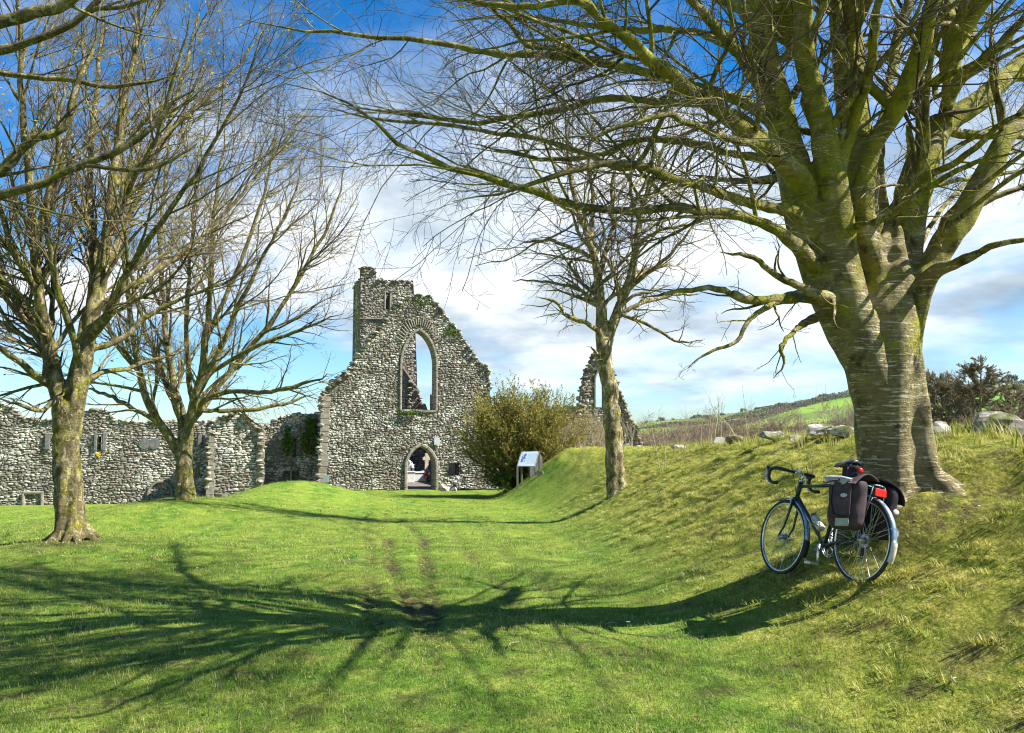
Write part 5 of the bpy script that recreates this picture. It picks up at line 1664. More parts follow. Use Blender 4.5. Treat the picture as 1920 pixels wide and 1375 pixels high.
# dark holly-like low bush under the yew and stone slab + sign
sb = wp(955, 890, 37.5)
low_ = thing('low_bush', 'small dark evergreen clump at the foot of the gable left of the sign', 'bush', (sb[0], sb[1], float(hgt(sb[0], sb[1]))))
P0 = np.array([sb[0], sb[1], float(hgt(sb[0], sb[1]))])
d = norm(rng.normal(size=(40, 3)) + np.array([0, 0, .9])); d[:, 2] = np.abs(d[:, 2])
Pl = P0 + d[:, None] * np.linspace(0, 1.3, 6)[None, :, None] * np.array([1, 1, .95])
V, Q = tubes(Pl, np.linspace(.015, .004, 6)[None] * np.ones((40, 1)), 4)
build_np('stems', V, Q, M['twig'], low_)
bl_ = spawn(Pl, np.full((40, 6), .01), 12, .3, 1, 45, .4, 4, (0, 0, .1), .15, .5, .003)
leaves_on(bl_[0], 9000, .05, .11, .3, 'foliage', M['ivy'], low_)

# info panel
sg = wp(970, 915, 34)
sz = float(hgt(sg[0], sg[1]))
sroot = thing('information_board', 'sloping printed information board on grey posts in front of the yew', 'sign', (sg[0], sg[1], sz))
A = wp(970, 874, 34.0); B = wp(1003, 875, 34.05); C_ = wp(1011, 846, 34.55); D_ = wp(978, 847, 34.5)
nn = np.cross(B - A, D_ - A); nn = nn / np.linalg.norm(nn)
me = bpy.data.meshes.new('printed_panel')
off = OFF[sroot.name]
Pn = [A, B, C_, D_]
me.from_pydata([tuple(p - off) for p in Pn] + [tuple(p - off - nn * .03) for p in Pn], [], [(0, 1, 2, 3), (7, 6, 5, 4), (0, 4, 5, 1), (1, 5, 6, 2), (2, 6, 7, 3), (3, 7, 4, 0)])
uvl = me.uv_layers.new(name='UVMap')
for i, uv in enumerate([(0, 0), (1, 0), (1, 1), (0, 1)]):
    uvl.data[i].uv = uv
link('printed_panel', me, M['panel'], sroot)
mb = MB()
for a, b in ((A, B), (B, C_), (C_, D_), (D_, A)):
    mb.tube([tuple(a - nn * .015), tuple(b - nn * .015)], .03, 4)
mb.build('board_frame', M['greystone'], sroot)
for px_, py_ in ((A, 0), (D_, 0), (B, 0), (C_, 0)):
    z0 = float(hgt(px_[0], px_[1])) - .1
    MB().box((px_[0], px_[1], (z0 + px_[2]) / 2), (.08, .08, px_[2] - z0 - .02)).build('post', M['post'], sroot, bevel=.01)
# grey slab behind the board
sl_ = wp(1004, 905, 34.9)
o = MB()
P = [(-.28, -.5), (.28, -.5), (.30, .55), (.22, .74), (.1, .82), (-.1, .80), (-.24, .7), (-.30, .55)]
o.prism(P, -.1, .1, lambda a, b, d: (a, d, b))
o = o.build('stone_slab', M['greystone'], bevel=.03)
o.location = (sl_[0], sl_[1], float(hgt(sl_[0], sl_[1])) + .05)
o.rotation_euler = (R(-4), 0, R(12))
setp(o, 'round-topped grey stone slab standing right behind the information board', 'gravestone')

# ivy patches on the recessed wall, yellow flowers on the long wall
def ivy(px, py, w, h, n, label, wall=rw, m='ivy', name='ivy', cat='ivy', s=(.07, .16)):
    c = wall.uv(px, py)
    p0 = wall.pt(*c)
    r_ = thing(name, label, cat, tuple(p0))
    V = []
    k = 0
    while k < n:
        a, b = rnd.gauss(0, .45), rnd.gauss(0, .45)
        if a * a + b * b > 1: continue
        if math.sin(a * 5 + px) * math.sin(b * 4) > .45: continue
        k += 1
        q_ = Vector(tuple(wall.pt(c[0] + a * w, c[1] + b * h, .1 + rnd.random() * .22)))
        e = Euler((rnd.uniform(-.9, .9) + 1.57, rnd.uniform(-.9, .9), rnd.uniform(-.9, .9) + YAW)).to_matrix()
        z = rnd.uniform(*s)
        V += [q_ + e @ Vector(v) * z for v in ((-.5, 0, 0), (0, -.5, 0), (.5, 0, 0), (0, .6, .1))]
    build_np('leaves', np.array([tuple(v) for v in V]), np.arange(len(V)).reshape(-1, 4), M[m], r_, False, kind='stuff')
    MB().tube([tuple(wall.pt(c[0], c[1] - h, .06)), tuple(wall.pt(c[0] + .1, c[1], .08)), tuple(wall.pt(c[0] - .1, c[1] + h * .8, .06))], .025, 6).build('stem', M['twig'], r_)


ivy(539, 825, .35, 1.0, 420, 'bright green ivy strand on the sunlit recessed wall')
ivy(583, 818, .7, 1.2, 1500, 'large dark ivy clump in the shaded corner beside the gable')
ivy(186, 852, .16, .14, 60, 'tuft of yellow wallflowers growing under the slit window', m='yellow_petal', name='wallflower', cat='flowers', s=(.05, .1))
ivy(768, 774, .85, .12, 260, 'moss and small plants along the window ledge', wall=wl, name='ledge_plants', cat='plants', s=(.05, .12))
ivy(845, 622, .5, .3, 110, 'green tuft on the broken right edge of the gable', wall=wl, name='wall_plants', cat='plants', s=(.06, .12))
ivy(790, 568, 1.1, .35, 130, 'greenish growth over the broken top of the gable', wall=wl, name='wall_plants', cat='plants', s=(.05, .11))

# ------------------------------------------------------------------ stones along the bank top
def rock(px, py, d, w, h, dep, label, name='boulder', m='rock', seed=1, sink=.25, group='stones along the top of the bank'):
    r = random.Random(seed)
    p = wp(px, py, d)
    z = float(hgt(p[0], p[1]))
    import bmesh
    bm = bmesh.new()
    bmesh.ops.create_icosphere(bm, subdivisions=3, radius=.5)
    pl = []
    for _ in range(11):
        v = Vector((r.gauss(0, 1), r.gauss(0, 1), r.gauss(0, 1))).normalized()
        pl.append((v, r.uniform(.20, .36)))
    for v in bm.verts:
        for nrm, dd in pl:
            k = v.co.dot(nrm) - dd
            if k > 0: v.co -= nrm * k * .99
        v.co += v.co.normalized() * .02 * math.sin(v.co.x * 19 + seed) * math.sin(v.co.z * 23)
    for v in bm.verts:
        v.co = Vector((v.co.x * w * 1.25, v.co.y * dep * 1.25, v.co.z * h * 1.3))
    me = bpy.data.meshes.new(name)
    bm.to_mesh(me); bm.free()
    o = link(name, me, M[m], None, False)
    o.location = (p[0], p[1], max(z + h * (.5 - sink), p[2] - h * .3) if False else z + h * (.5 - sink))
    o.rotation_euler = (0, r.uniform(-.2, .2), r.uniform(0, 6))
    setp(o, label, 'rock', group)
    return o


rock(1856, 815, 9.2, .62, .48, .5, 'large pale angular boulder on the bank top right of the beech', seed=3)
rock(1902, 812, 9.4, .30, .46, .4, 'upright grey stone leaning against the large angular boulder', seed=5, m='rock_dark')
rock(1925, 832, 8.7, .40, .32, .4, 'low brown stone at the right edge below the upright stone', seed=8, m='rock_dark')
rock(1800, 818, 9.6, .42, .26, .35, 'mossy stone left of the large angular boulder', seed=11, m='rock_dark')
rock(1765, 815, 10.2, .5, .24, .3, 'flat pale stone just right of the beech trunk', seed=13)
rock(1735, 818, 10.5, .4, .25, .3, 'small rounded stone half hidden behind the beech trunk', seed=15)
rock(1585, 812, 12, .62, .22, .4, 'flat pale slab left of the beech trunk on the bank top', seed=17)
rock(1545, 818, 12.5, .66, .26, .4, 'long pale stone second to the left of the beech trunk', seed=19)
rock(1497, 826, 13.5, .5, .18, .4, 'low pale stone above the bicycle handlebars', seed=23)
rock(1455, 830, 14.5, .66, .22, .4, 'pale flat stone to the left above the bicycle handlebars', seed=29)
rock(1375, 838, 17.5, .5, .35, .4, 'dark hollowed stone half sunk in the bank top', seed=31, m='rock_dark')
rock(1350, 840, 18.5, .4, .18, .3, 'small white stone left of the dark sunk stone', seed=37)
rock(1275, 845, 22, .45, .2, .3, 'smallest pale stone farthest along the bank top', seed=41)
rock(834, 915, 48.4, 1.0, .5, .6, 'rounded boulder on the grass right of the doorway', seed=43, sink=.2, group=None)
rock(852, 914, 48.2, .6, .26, .4, 'flat pale block on the grass right of the rounded boulder', seed=47, sink=.2, group=None)
rock(1011, 905, 33.2, .35, .3, .3, 'mossy stump-like stone below the information board', seed=53, m='rock_dark', group=None)

# dry stalks near the chancel and on the bank
def stalks(px, py, d, n, h, spread, label, lean=.18):
    p = wp(px, py, d)
    z = float(hgt(p[0], p[1]))
    r_ = thing('dry_shrub', label, 'shrub', (p[0], p[1], z))
    b = np.array([p[0], p[1], z]) + rng.normal(size=(n, 3)) * (spread, spread * .5, 0)
    b[:, 2] = hgt(b[:, 0], b[:, 1])
    dd = norm(rng.normal(size=(n, 3)) * lean + np.array([0, 0, 1.]))
    P = np.empty((n, 5, 3)); P[:, 0] = b
    L = h * rng.uniform(.5, 1.1, n)
    for k in range(1, 5):
        dd = norm(dd + rng.normal(size=(n, 3)) * .09)
        P[:, k] = P[:, k - 1] + dd * (L / 4)[:, None]
    Rr = np.linspace(.010, .004, 5)[None] * np.ones((n, 1))
    s1 = spawn(P, Rr, 5, .35, 1, 30, .28 * h, 4, (0, 0, .3), .12, .6, .003)
    Va, Qa = tubes(P, Rr, 3); Vb, Qb = tubes(s1[0], s1[1], 3)
    build_np('stalks', np.concatenate([Va, Vb]), np.concatenate([Qa, Qb + len(Va)]), M['dry'], r_, False, kind='stuff')


stalks(1095, 850, 40, 170, 1.9, 1.0, 'pale dry stalks between yew and middle tree')
stalks(1045, 870, 38, 180, 1.2, .7, 'brown dead bracken on the bank beside the yew')
stalks(1140, 850, 41, 90, 1.6, .7, 'thin dry stems behind the middle tree trunk')
stalks(1330, 840, 19, 16, 1.1, .5, 'few tall dry stalks on the bank top left of the sunk stone')


# ------------------------------------------------------------------ grass tufts
def tuft(n, h, rad, w, lean, seed):
    r = random.Random(seed)
    V, Fq = [], []
    for _ in range(n):
        a = r.uniform(0, 6.283); q_ = rad * math.sqrt(r.random())
        b = Vector((math.cos(a) * q_, math.sin(a) * q_, -.006))
        hh = h * r.uniform(.45, 1.1)
        a2 = r.uniform(0, 6.283)
        dr = Vector((math.cos(a2), math.sin(a2), 0)) * lean * r.uniform(.1, 1)
        sd = Vector((-math.sin(a2 + r.uniform(-.8, .8)), math.cos(a2), 0)).normalized() * w * r.uniform(.6, 1.2)
        m1 = b + Vector((0, 0, hh * .55)) + dr * hh * .4
        t1_ = b + Vector((0, 0, hh * .95)) + dr * hh * 1.3
        i = len(V)
        V += [b - sd, b + sd, m1 + sd * .8, m1 - sd * .8, t1_]
        Fq += [(i, i + 1, i + 2, i + 3), (i + 3, i + 2, i + 4)]
    me = bpy.data.meshes.new('tuft')
    me.from_pydata([tuple(v) for v in V], [], Fq)
    me.materials.append(M['blade'])
    o = bpy.data.objects.new('tuft', me)
    return o


def grass_obj(name, label, pts, scl, tufts):
    n = len(pts)
    me = mesh_np(name, pts)
    a = me.attributes.new('sc', 'FLOAT', 'POINT'); a.data.foreach_set('value', scl.astype(np.float32))
    rt = np.stack([rng.normal(0, .12, n), rng.normal(0, .12, n), rng.uniform(0, 6.283, n)], -1).astype(np.float32)
    a = me.attributes.new('rt', 'FLOAT_VECTOR', 'POINT'); a.data.foreach_set('vector', rt.ravel())
    o = bpy.data.objects.new(name, me)
    COL.objects.link(o)
    ng = bpy.data.node_groups.new('scatter', 'GeometryNodeTree')
    ng.interface.new_socket('Geometry', in_out='INPUT', socket_type='NodeSocketGeometry')
    ng.interface.new_socket('Geometry', in_out='OUTPUT', socket_type='NodeSocketGeometry')
    N = ng.nodes; L = ng.links
    gi = N.new('NodeGroupInput'); go = N.new('NodeGroupOutput')
    ip = N.new('GeometryNodeInstanceOnPoints')
    jn = N.new('GeometryNodeJoinGeometry')
    for tf in tufts:
        oi = N.new('GeometryNodeObjectInfo'); oi.inputs['Object'].default_value = tf
        oi.inputs['As Instance'].default_value = True
        L.new(oi.outputs['Geometry'], jn.inputs[0])
    L.new(gi.outputs[0], ip.inputs['Points'])
    L.new(jn.outputs[0], ip.inputs['Instance'])
    ip.inputs['Pick Instance'].default_value = True
    rv = N.new('FunctionNodeRandomValue'); rv.data_type = 'INT'
    rv.inputs[4].default_value = 0; rv.inputs[5].default_value = len(tufts) - 1
    L.new(rv.outputs[2], ip.inputs['Instance Index'])
    for an, ty, sk in (('sc', 'FLOAT', 'Scale'), ('rt', 'FLOAT_VECTOR', 'Rotation')):
        na = N.new('GeometryNodeInputNamedAttribute'); na.data_type = ty
        na.inputs['Name'].default_value = an
        out = [s_ for s_ in na.outputs if s_.enabled and s_.name == 'Attribute'][0]
        L.new(out, ip.inputs[sk])
    L.new(ip.outputs[0], go.inputs[0])
    md = o.modifiers.new('grass', 'NODES'); md.node_group = ng
    setp(o, label, 'grass', None, 'stuff')
    return o


TF = [tuft(16, .030, .045, .0015, .7, 1), tuft(14, .038, .05, .0017, .9, 2), tuft(18, .022, .05, .0016, .8, 3), tuft(16, .026, .05, .0016, 1.0, 5), tuft(10, .060, .035, .0018, .7, 4)]
TF2 = [tuft(14, .034, .09, .0032, .9, 5), tuft(12, .045, .10, .0034, .9, 6), tuft(14, .030, .10, .003, .8, 7)]
TF3 = [tuft(12, .05, .22, .008, .9, 8), tuft(12, .045, .24, .008, .8, 9)]


def scatter(y0, y1, dens, kx=.78, xpad=.8, jit=0):
    A_ = (kx * (y0 + y1) + 2 * xpad) * (y1 - y0)
    n = int(A_ * dens * 1.3)
    y = rng.uniform(y0, y1, n); x = rng.uniform(-1, 1, n) * (kx * y1 + xpad)
    k = np.abs(x) < kx * y + xpad
    x, y = x[k], y[k]
    rmk = rutmask(x, y, 1.5 if y0 < 11 else 2.0)
    pt = np.sin(x * 2.1 + 1.3 * np.sin(y * 1.1)) * np.sin(y * 2.7 + 1.7 * np.sin(x * .9)) * np.sin(x * .7 + y * .5 + 1)
    bare = np.maximum(rmk * 1.5, np.clip((pt - .52) * 3.0, 0, .8))
    pt2 = np.sin(x * 5.1 + 2 * np.sin(y * 2.1)) * np.sin(y * 6.3 + 2.2 * np.sin(x * 1.9 + 2))
    bare = np.maximum(bare, np.clip((pt2 - .45) * 1.3, 0, .65))
    bare = np.maximum(bare, 1.1 * np.exp(-((x - 3.6) / .7) ** 2 - ((y - 6.5) / .33) ** 2))
    k = rng.uniform(0, 1, len(x)) > bare
    # clumping
    cl = .5 + .5 * np.sin(x * 3.3 + 2 * np.sin(y * 1.3)) * np.sin(y * 2.9 + 2 * np.sin(x * 1.7 + 1))
    k &= rng.uniform(0, 1, len(x)) < .72 + .28 * cl
    return x[k], y[k], cl[k]


for (y0, y1, dn, tf, s0, nm, lb) in ((2.6, 6.2, 950, TF, .9, 'lawn_grass', 'short tufted grass on the lawn nearest the viewer'),
                                     (6.2, 11, 460, TF, 1.0, 'lawn_grass', 'short grass of the lawn and lower bank round the bicycle'),
                                     (11, 22, 110, TF2, 1.05, 'lawn_grass', 'grass of the middle lawn between the left trees and the slope'),
                                     (22, 47, 22, TF3, .9, 'lawn_grass', 'grass of the far lawn in front of the ruin')):
    x, y, cl = scatter(y0, y1, dn)
    if y0 > 20:
        k = x < 8; x, y, cl = x[k], y[k], cl[k]
        back = (x - DOOR[0]) * ND[0] + (y - DOOR[1]) * ND[1]
        k = back > .3; x, y, cl = x[k], y[k], cl[k]
    z = hgt(x, y) - .035 * rutmask(x, y)
    sc_ = s0 * rng.uniform(.6, 1.25, len(x)) * (.8 + .45 * cl)
    bank = sstep((x - xfoot(y)) / 1.6)
    sc_ *= (1 - .42 * bank * rng.uniform(.3, 1.2, len(x)))
    grass_obj(nm, lb, np.stack([x, y, z], -1), sc_, tf)

# low cushions of moss and dead thatch on the bank
def moss(seed, n=80, rad=.09, h=.034):
    r = random.Random(seed); V, Fq = [], []
    for _ in range(n):
        a = r.uniform(0, 6.283); q_ = rad * math.sqrt(r.random())
        b = Vector((math.cos(a) * q_, math.sin(a) * q_, -.01))
        hh = h * (1 - (q_ / rad) ** 2 * .8) * r.uniform(.7, 1.2)
        a2 = a + r.uniform(-1, 1)
        dr = Vector((math.cos(a2), math.sin(a2), 0)) * .03 * r.uniform(.3, 1.2)
        sd = Vector((-math.sin(a2), math.cos(a2), 0)) * .0026
        i = len(V)
        V += [b - sd, b + sd, b + Vector((0, 0, hh)) + dr + sd * .4, b + Vector((0, 0, hh)) + dr - sd * .4]
        Fq.append((i, i + 1, i + 2, i + 3))
    me = bpy.data.meshes.new('moss'); me.from_pydata([tuple(v) for v in V], [], Fq); me.materials.append(M['blade'])
    return bpy.data.objects.new('moss', me)


x, y, cl = scatter(3.0, 24, 95)
bank = sstep((x - xfoot(y) - .1) / 1.2)
k = (np.hypot((x - 3.7) / .8, (y - 6.45) / .38) > 1) & (rng.uniform(0, 1, len(x)) < bank * (.35 + .65 * cl)) & (x < 7.5)
x, y = x[k], y[k]
grass_obj('moss_cushions', 'yellow-green moss cushions and thatch on the sloping bank', np.stack([x, y, hgt(x, y)], -1), rng.uniform(.5, 1.5, len(x)), [moss(31), moss(32, 90, .12, .04), moss(33, 70, .07, .026)])

# dead leaves and bits of twig in the turf
n_ = 2600
y = 3.2 + 14 * rng.uniform(0, 1, n_) ** 1.3; x = rng.uniform(-1, 1, n_) * (.72 * y + .5)
nx_ = 500
x[:nx_] = 3.4 + rng.normal(0, 1.0, nx_); y[:nx_] = 6.6 + rng.normal(0, .8, nx_)
x[nx_:nx_ + 250] = -7 + rng.normal(0, .8, 250); y[nx_:nx_ + 250] = 12.6 + rng.normal(0, .8, 250)
c_ = np.stack([x, y, hgt(x, y) + rng.uniform(.008, .035, n_)], -1)
a_ = norm(rng.normal(size=(n_, 3)) * (1, 1, .3)); b_ = norm(np.cross(a_, rng.normal(size=(n_, 3)) * (.4, .4, 1) + np.array([0, 0, 1.])))
s_ = rng.uniform(.005, .022, (n_, 1)); w_ = s_ * rng.uniform(.08, .4, (n_, 1))
V = np.stack([c_ - a_ * s_, c_ - b_ * w_, c_ + a_ * s_, c_ + b_ * w_], 1)
setp(build_np('fallen_leaves', V, np.arange(n_ * 4).reshape(-1, 4), M['litter'], None, False, kind='stuff'), 'dead brown leaves and twig scraps scattered in the grass', 'leaves')

# taller weeds along the bank top and beside the trunk
x = rng.uniform(3.6, 6.4, 900); y = rng.uniform(6.4, 24, 900)
k = np.abs(x - xcrest(y)) < .9
x, y = x[k], y[k]
TW = [tuft(14, .20, .08, .004, .6, 21), tuft(10, .28, .07, .005, .5, 22)]
grass_obj('long_grass', 'long tufts of grass among the stones on the bank top', np.stack([x, y, hgt(x, y)], -1), rng.uniform(.5, 1.1, len(x)), TW)

# daisies and fallen twigs
for i, (px, py) in enumerate(((370, 1068), (345, 1047), (258, 1062), (1252, 1010), (118, 1046), (1178, 1172), (575, 1058))):
    r0 = ray(px, py); c = np.array([0, 0, CAMZ]); k = 3.
    for _ in range(4000):
        q_ = c + r0 * k
        if q_[2] < hgt(q_[0], q_[1]) + .02: break
        k += .01
    o = MB()
    for j in range(8):
        a = j * math.pi / 4
        o.add([(0, 0, 0), (.013 * math.cos(a - .3), .013 * math.sin(a - .3), .002), (.022 * math.cos(a), .022 * math.sin(a), .004), (.013 * math.cos(a + .3), .013 * math.sin(a + .3), .002)], [(0, 1, 2, 3)])
    o = o.build('daisy', M['white_petal'])
    o.location = (q_[0], q_[1], float(hgt(q_[0], q_[1])) + .045)
    setp(o, 'tiny white daisy flower open in the short lawn grass', 'flower', 'daisies scattered in the lawn')
for i, (px, py, L, rot, lb) in enumerate(((632, 1183, .16, .1, 'short reddish fallen twig on the lawn left of the ruts'), (1148, 1172, .13, .2, 'short pale fallen twig lying beyond the dark branch shadow'), (1790, 1280, .11, 1.2, 'pale bent twig on the grass at lower right'), (964, 1210, .16, .9, 'pale forked straw on the lawn just below centre'))):
    r0 = ray(px, py); c = np.array([0, 0, CAMZ]); k = 3.
    for _ in range(4000):
        q_ = c + r0 * k
        if q_[2] < hgt(q_[0], q_[1]) + .01: break
        k += .01
    pts_ = [(-L / 2, 0, 0), (-L * .15, .012, .012), (L * .2, -.01, .01), (L / 2, .012, 0)]
    o = MB().tube(pts_, [.005, .0045, .004, .002], 6).build('fallen_twig', M['dry'])
    o.location = (q_[0], q_[1], float(hgt(q_[0], q_[1])) + .018); o.rotation_euler = (0, 0, rot)
    setp(o, lb, 'twig')

# ------------------------------------------------------------------ valley shrubs, pines, hill trees
def shrub_proto(seed, h=5.5, w=1.0):
    r = np.random.default_rng(seed)
    n = 34
    ph = r.uniform(0, 6.283, n); an = r.uniform(.05, .75, n)
    d = np.stack([np.cos(ph) * np.sin(an) * w, np.sin(ph) * np.sin(an) * w, np.cos(an)], -1)
    P = np.empty((n, 8, 3)); P[:, 0] = r.normal(size=(n, 3)) * (.5, .5, 0)
    L = h * r.uniform(.75, 1.05, n)
    for k in range(1, 8):
        d = norm(d + r.normal(size=d.shape) * .10 + np.array([0, 0, .02]))
        P[:, k] = P[:, k - 1] + d * (L / 7)[:, None]
    Rr = np.linspace(.07, .015, 8)[None] * r.uniform(.6, 1.2, (n, 1))
    a = spawn(P, Rr, 10, .2, 1, 34, 1.7, 6, (0, 0, .08), .14, .5, .018)
    b = spawn(a[0], a[1], 7, .1, 1, 38, .85, 4, (0, 0, .08), .14, .7, .016, minr=.014)
    c = spawn(b[0], b[1], 5, .1, 1, 40, .5, 3, (0, 0, .05), .14, .9, .014, minr=.014)
    V1, Q1 = tubes(P, Rr, 4)
    Vs, Qs, bb = [], [], 0
    for q_ in (a, b, c):
        V, Q = tubes(q_[0], q_[1], 3)
        Vs.append(V); Qs.append(Q + bb); bb += len(V)
    m1 = mesh_np('stems', V1, Q1); m2 = mesh_np('crown', np.concatenate(Vs), np.concatenate(Qs))
    m1.materials.append(M['shrub_twig']); m2.materials.append(M['shrub_twig'])
    return m1, m2


SP = [shrub_proto(3), shrub_proto(5, 5, 1.2), shrub_proto(9, 6.2, .9)]
shr = [(1205, 58, 1.0, 0, 'brown leafless bush right beside the chancel fragment'), (1240, 78, 1.15, 1, 'wide brown thicket second from the chancel fragment'), (1290, 75, 1.0, 2, 'brown thicket behind the tall dry stalks'), (1335, 82, 1.15, 0, 'rounded leafless thicket beyond the dry stalks'),
       (1385, 84, 1.25, 1, 'broad pinkish-brown thicket in the middle of the valley hedge'), (1440, 80, 1.15, 2, 'tallest rounded thicket above the bicycle handlebars'), (1475, 96, 1.1, 0, 'brown thicket in front of the bright green field'), (1540, 78, 1.05, 1, 'low reddish thicket left of the beech trunk'),
       (1575, 88, 1.45, 2, 'paler open thicket touching the beech trunk from the left'), (1610, 76, 1.0, 0, 'brown thicket half hidden behind the beech trunk'), (1745, 66, .85, 1, 'brown undergrowth right of the beech trunk'), (1800, 64, .8, 0, 'brown undergrowth beneath the tallest pine'),
       (1860, 62, .85, 2, 'brown undergrowth behind the large angular boulder'), (1910, 60, .85, 1, 'brown undergrowth at the right edge under the pines')]
for i, (px, d, s_, k, lb) in enumerate(shr):
    x = (px - 960) / F * d
    z = float(min(hgt(x, d), far_h(x, d) + 2.5)) if d < 90 and abs(x) < 58 else float(far_h(x, d))
    r_ = thing('bare_shrub', lb, 'shrub', (x, d, z), 'leafless thickets in the valley', rot=(0, 0, i * 1.7))
    ht = (CAMZ + (815 - {1205: 806, 1240: 800, 1290: 806, 1335: 792, 1385: 800, 1440: 790, 1475: 806, 1540: 796, 1575: 782, 1610: 800}.get(px, 812)) * d / F - z) / 6.3
    r_.scale = (s_ * 1.15, s_ * 1.15, ht * (1 + .04 * math.sin(i * 2.3)))
    for nm, me in zip(('stems', 'crown'), SP[k]):
        o = link(nm, me, None, r_)
        if nm == 'crown': o['kind'] = 'stuff'


def pine(px, d, top, lb, seed, lean=.06):
    r = np.random.default_rng(seed)
    x = (px - 960) / F * d
    z0 = float(hgt(x, d)) if d < 90 and x < 58 else float(far_h(x, d))
    zt = CAMZ + (815 - top) * d / F
    H = zt - z0
    root = thing('pine_tree', lb, 'tree', (x, d, z0), 'wind-browned pines beyond the bank')
    T = np.linspace(0, 1, 12)
    P = np.stack([x + lean * H * T ** 2 + .1 * np.sin(T * 7 + seed), d + 0 * T, z0 + H * T], -1)[None]
    Rr = (np.linspace(.2, .03, 12) * H / 11)[None]
    V, Q = tubes(P, Rr, 8)
    build_np('trunk', V, Q, M['bark_mid'], root)
    n = int(H * 6)
    a = spawn(P, Rr, n, .30, .985, 74, lambda pi, tt: H * .40 * (1.05 - tt) ** .8 + .3, 7, (.06, 0, .14), .05, .4, .02, lenjit=.25)
    b = spawn(a[0], a[1], 9, .3, 1, 34, .75, 5, (.03, 0, .12), .1, .6, .012, flat=.7)
    Va, Qa = tubes(a[0], a[1], 4); Vb, Qb = tubes(b[0], b[1], 3)
    build_np('branches', np.concatenate([Va, Vb]), np.concatenate([Qa, Qb + len(Va)]), M['twig_mid'], root, False, kind='stuff')
    leaves_on(b[0], int(H * 2600), .10, .28, .13, 'crown', M['pine'], root)


pine(1738, 78, 706, 'leftmost ragged pine touching the beech trunk', 2)
pine(1768, 80, 712, 'second pine from the beech trunk, flat-topped', 4)
pine(1836, 74, 684, 'tallest pine with layered top and darker needles', 6, .02)
pine(1800, 82, 714, 'thin pine just left of the tallest pine', 7)
pine(1878, 78, 728, 'low brown pine right of the tallest pine', 9, .1)
pine(1905, 82, 735, 'lowest brown pine at the right edge of the group', 12, .1)

# hedges over the hill: one mass of scrub per line
def hedge(pts, w, h, n, label):
    V = []
    pts = np.array(pts, float)
    seg = rng.integers(0, len(pts) - 1, n); f = rng.uniform(0, 1, n)[:, None]
    c2 = pts[seg] * (1 - f) + pts[seg + 1] * f + rng.normal(size=(n, 2)) * w
    hv = h * (.6 + .4 * np.sin(c2[:, 0] * .11) * np.sin(c2[:, 1] * .07 + 1))
    z = far_h(c2[:, 0], c2[:, 1]) + rng.uniform(-.1, 1, n) * hv
    c = np.stack([c2[:, 0], c2[:, 1], z], -1)
    a = norm(rng.normal(size=(n, 3))); b = norm(np.cross(a, rng.normal(size=(n, 3))))
    s = rng.uniform(.35, 1.0, (n, 1)) * (.8 if h > 3.6 else .35)
    V = np.stack([c - a * s, c - b * s * .7, c + a * s, c + b * s * .7], 1)
    o = build_np('hedgerow', V, np.arange(n * 4).reshape(-1, 4), M['hedge'], None, False, kind='stuff')
    setp(o, label, 'hedge')


def hp(px, d): return ((px - 960) / F * d, d)


hedge([hp(1195, 880), hp(1300, 860), hp(1420, 850), hp(1530, 900), hp(1640, 915), hp(1920, 930), hp(2100, 930)], 3, 2.4, 9000, 'dark hedge along the skyline of the hill')
hedge([hp(1255, 420), hp(1320, 480), hp(1400, 560), hp(1470, 640), hp(1540, 720), hp(1600, 800)], 5, 7, 18000, 'wide wooded strip climbing the hill diagonally')
hedge([hp(1200, 640), hp(1290, 620), hp(1380, 640), hp(1500, 760), hp(1660, 800), hp(1940, 790)], 2.5, 4, 9000, 'hedge between the upper and middle fields of the hill')
hedge([hp(1190, 330), hp(1300, 350), hp(1400, 360), hp(1480, 380), hp(1640, 420), hp(1950, 430)], 4, 5, 11000, 'hedge along the lower edge of the hill fields')
hedge([hp(1160, 150), hp(1300, 150), hp(1450, 160), hp(1620, 150), hp(1800, 160), hp(2000, 150)], 8, 3.5, 9000, 'brown scrub on the valley floor behind the thickets')
hedge([hp(1320, 850), hp(1338, 640)], 2, 4, 1800, 'short hedge running down the hill left of the wooded strip')
hedge([hp(1430, 840), hp(1470, 700)], 2, 4, 1800, 'short hedge running down from the skyline above the handlebars')
hedge([hp(1700, 560), hp(1800, 600), hp(1930, 640)], 4, 7, 6000, 'hedge on the hill behind the pines')

# single trees on the skyline
tp_n = 620
dr = norm(rng.normal(size=(tp_n, 3))); rr_1 = rng.uniform(.2, 1, (tp_n, 1)) ** .5
lobe = rng.normal(size=(9, 3)) * (1.5, 1.5, 1.1) + np.array([0, 0, 3.3])
cc_ = dr * rr_1 * np.array([1.3, 1.3, 1.3]) + lobe[rng.integers(0, 9, tp_n)]
a = norm(rng.normal(size=(tp_n, 3))); b = norm(np.cross(a, rng.normal(size=(tp_n, 3))))
V = np.stack([cc_ - a * .35, cc_ - b * .22, cc_ + a * .35, cc_ + b * .22], 1)
crm = mesh_np('crown', V, np.arange(tp_n * 4).reshape(-1, 4)); crm.materials.append(M['hedge'])
mb = MB().tube([(0, 0, -.5), (.1, 0, 2.5), (0, 0, 5)], [.35, .25, .12], 6)
trm = bpy.data.meshes.new('trunk'); trm.from_pydata(mb.V, [], mb.F); trm.materials.append(M['twig_mid'])
rt_ = random.Random(4)
spots = [1212, 1238, 1243, 1262, 1296, 1301, 1308, 1330, 1352, 1356, 1392, 1418, 1424, 1431, 1462, 1507, 1526, 1531, 1537, 1545, 1552, 1557, 1563, 1586, 1898, 1925]
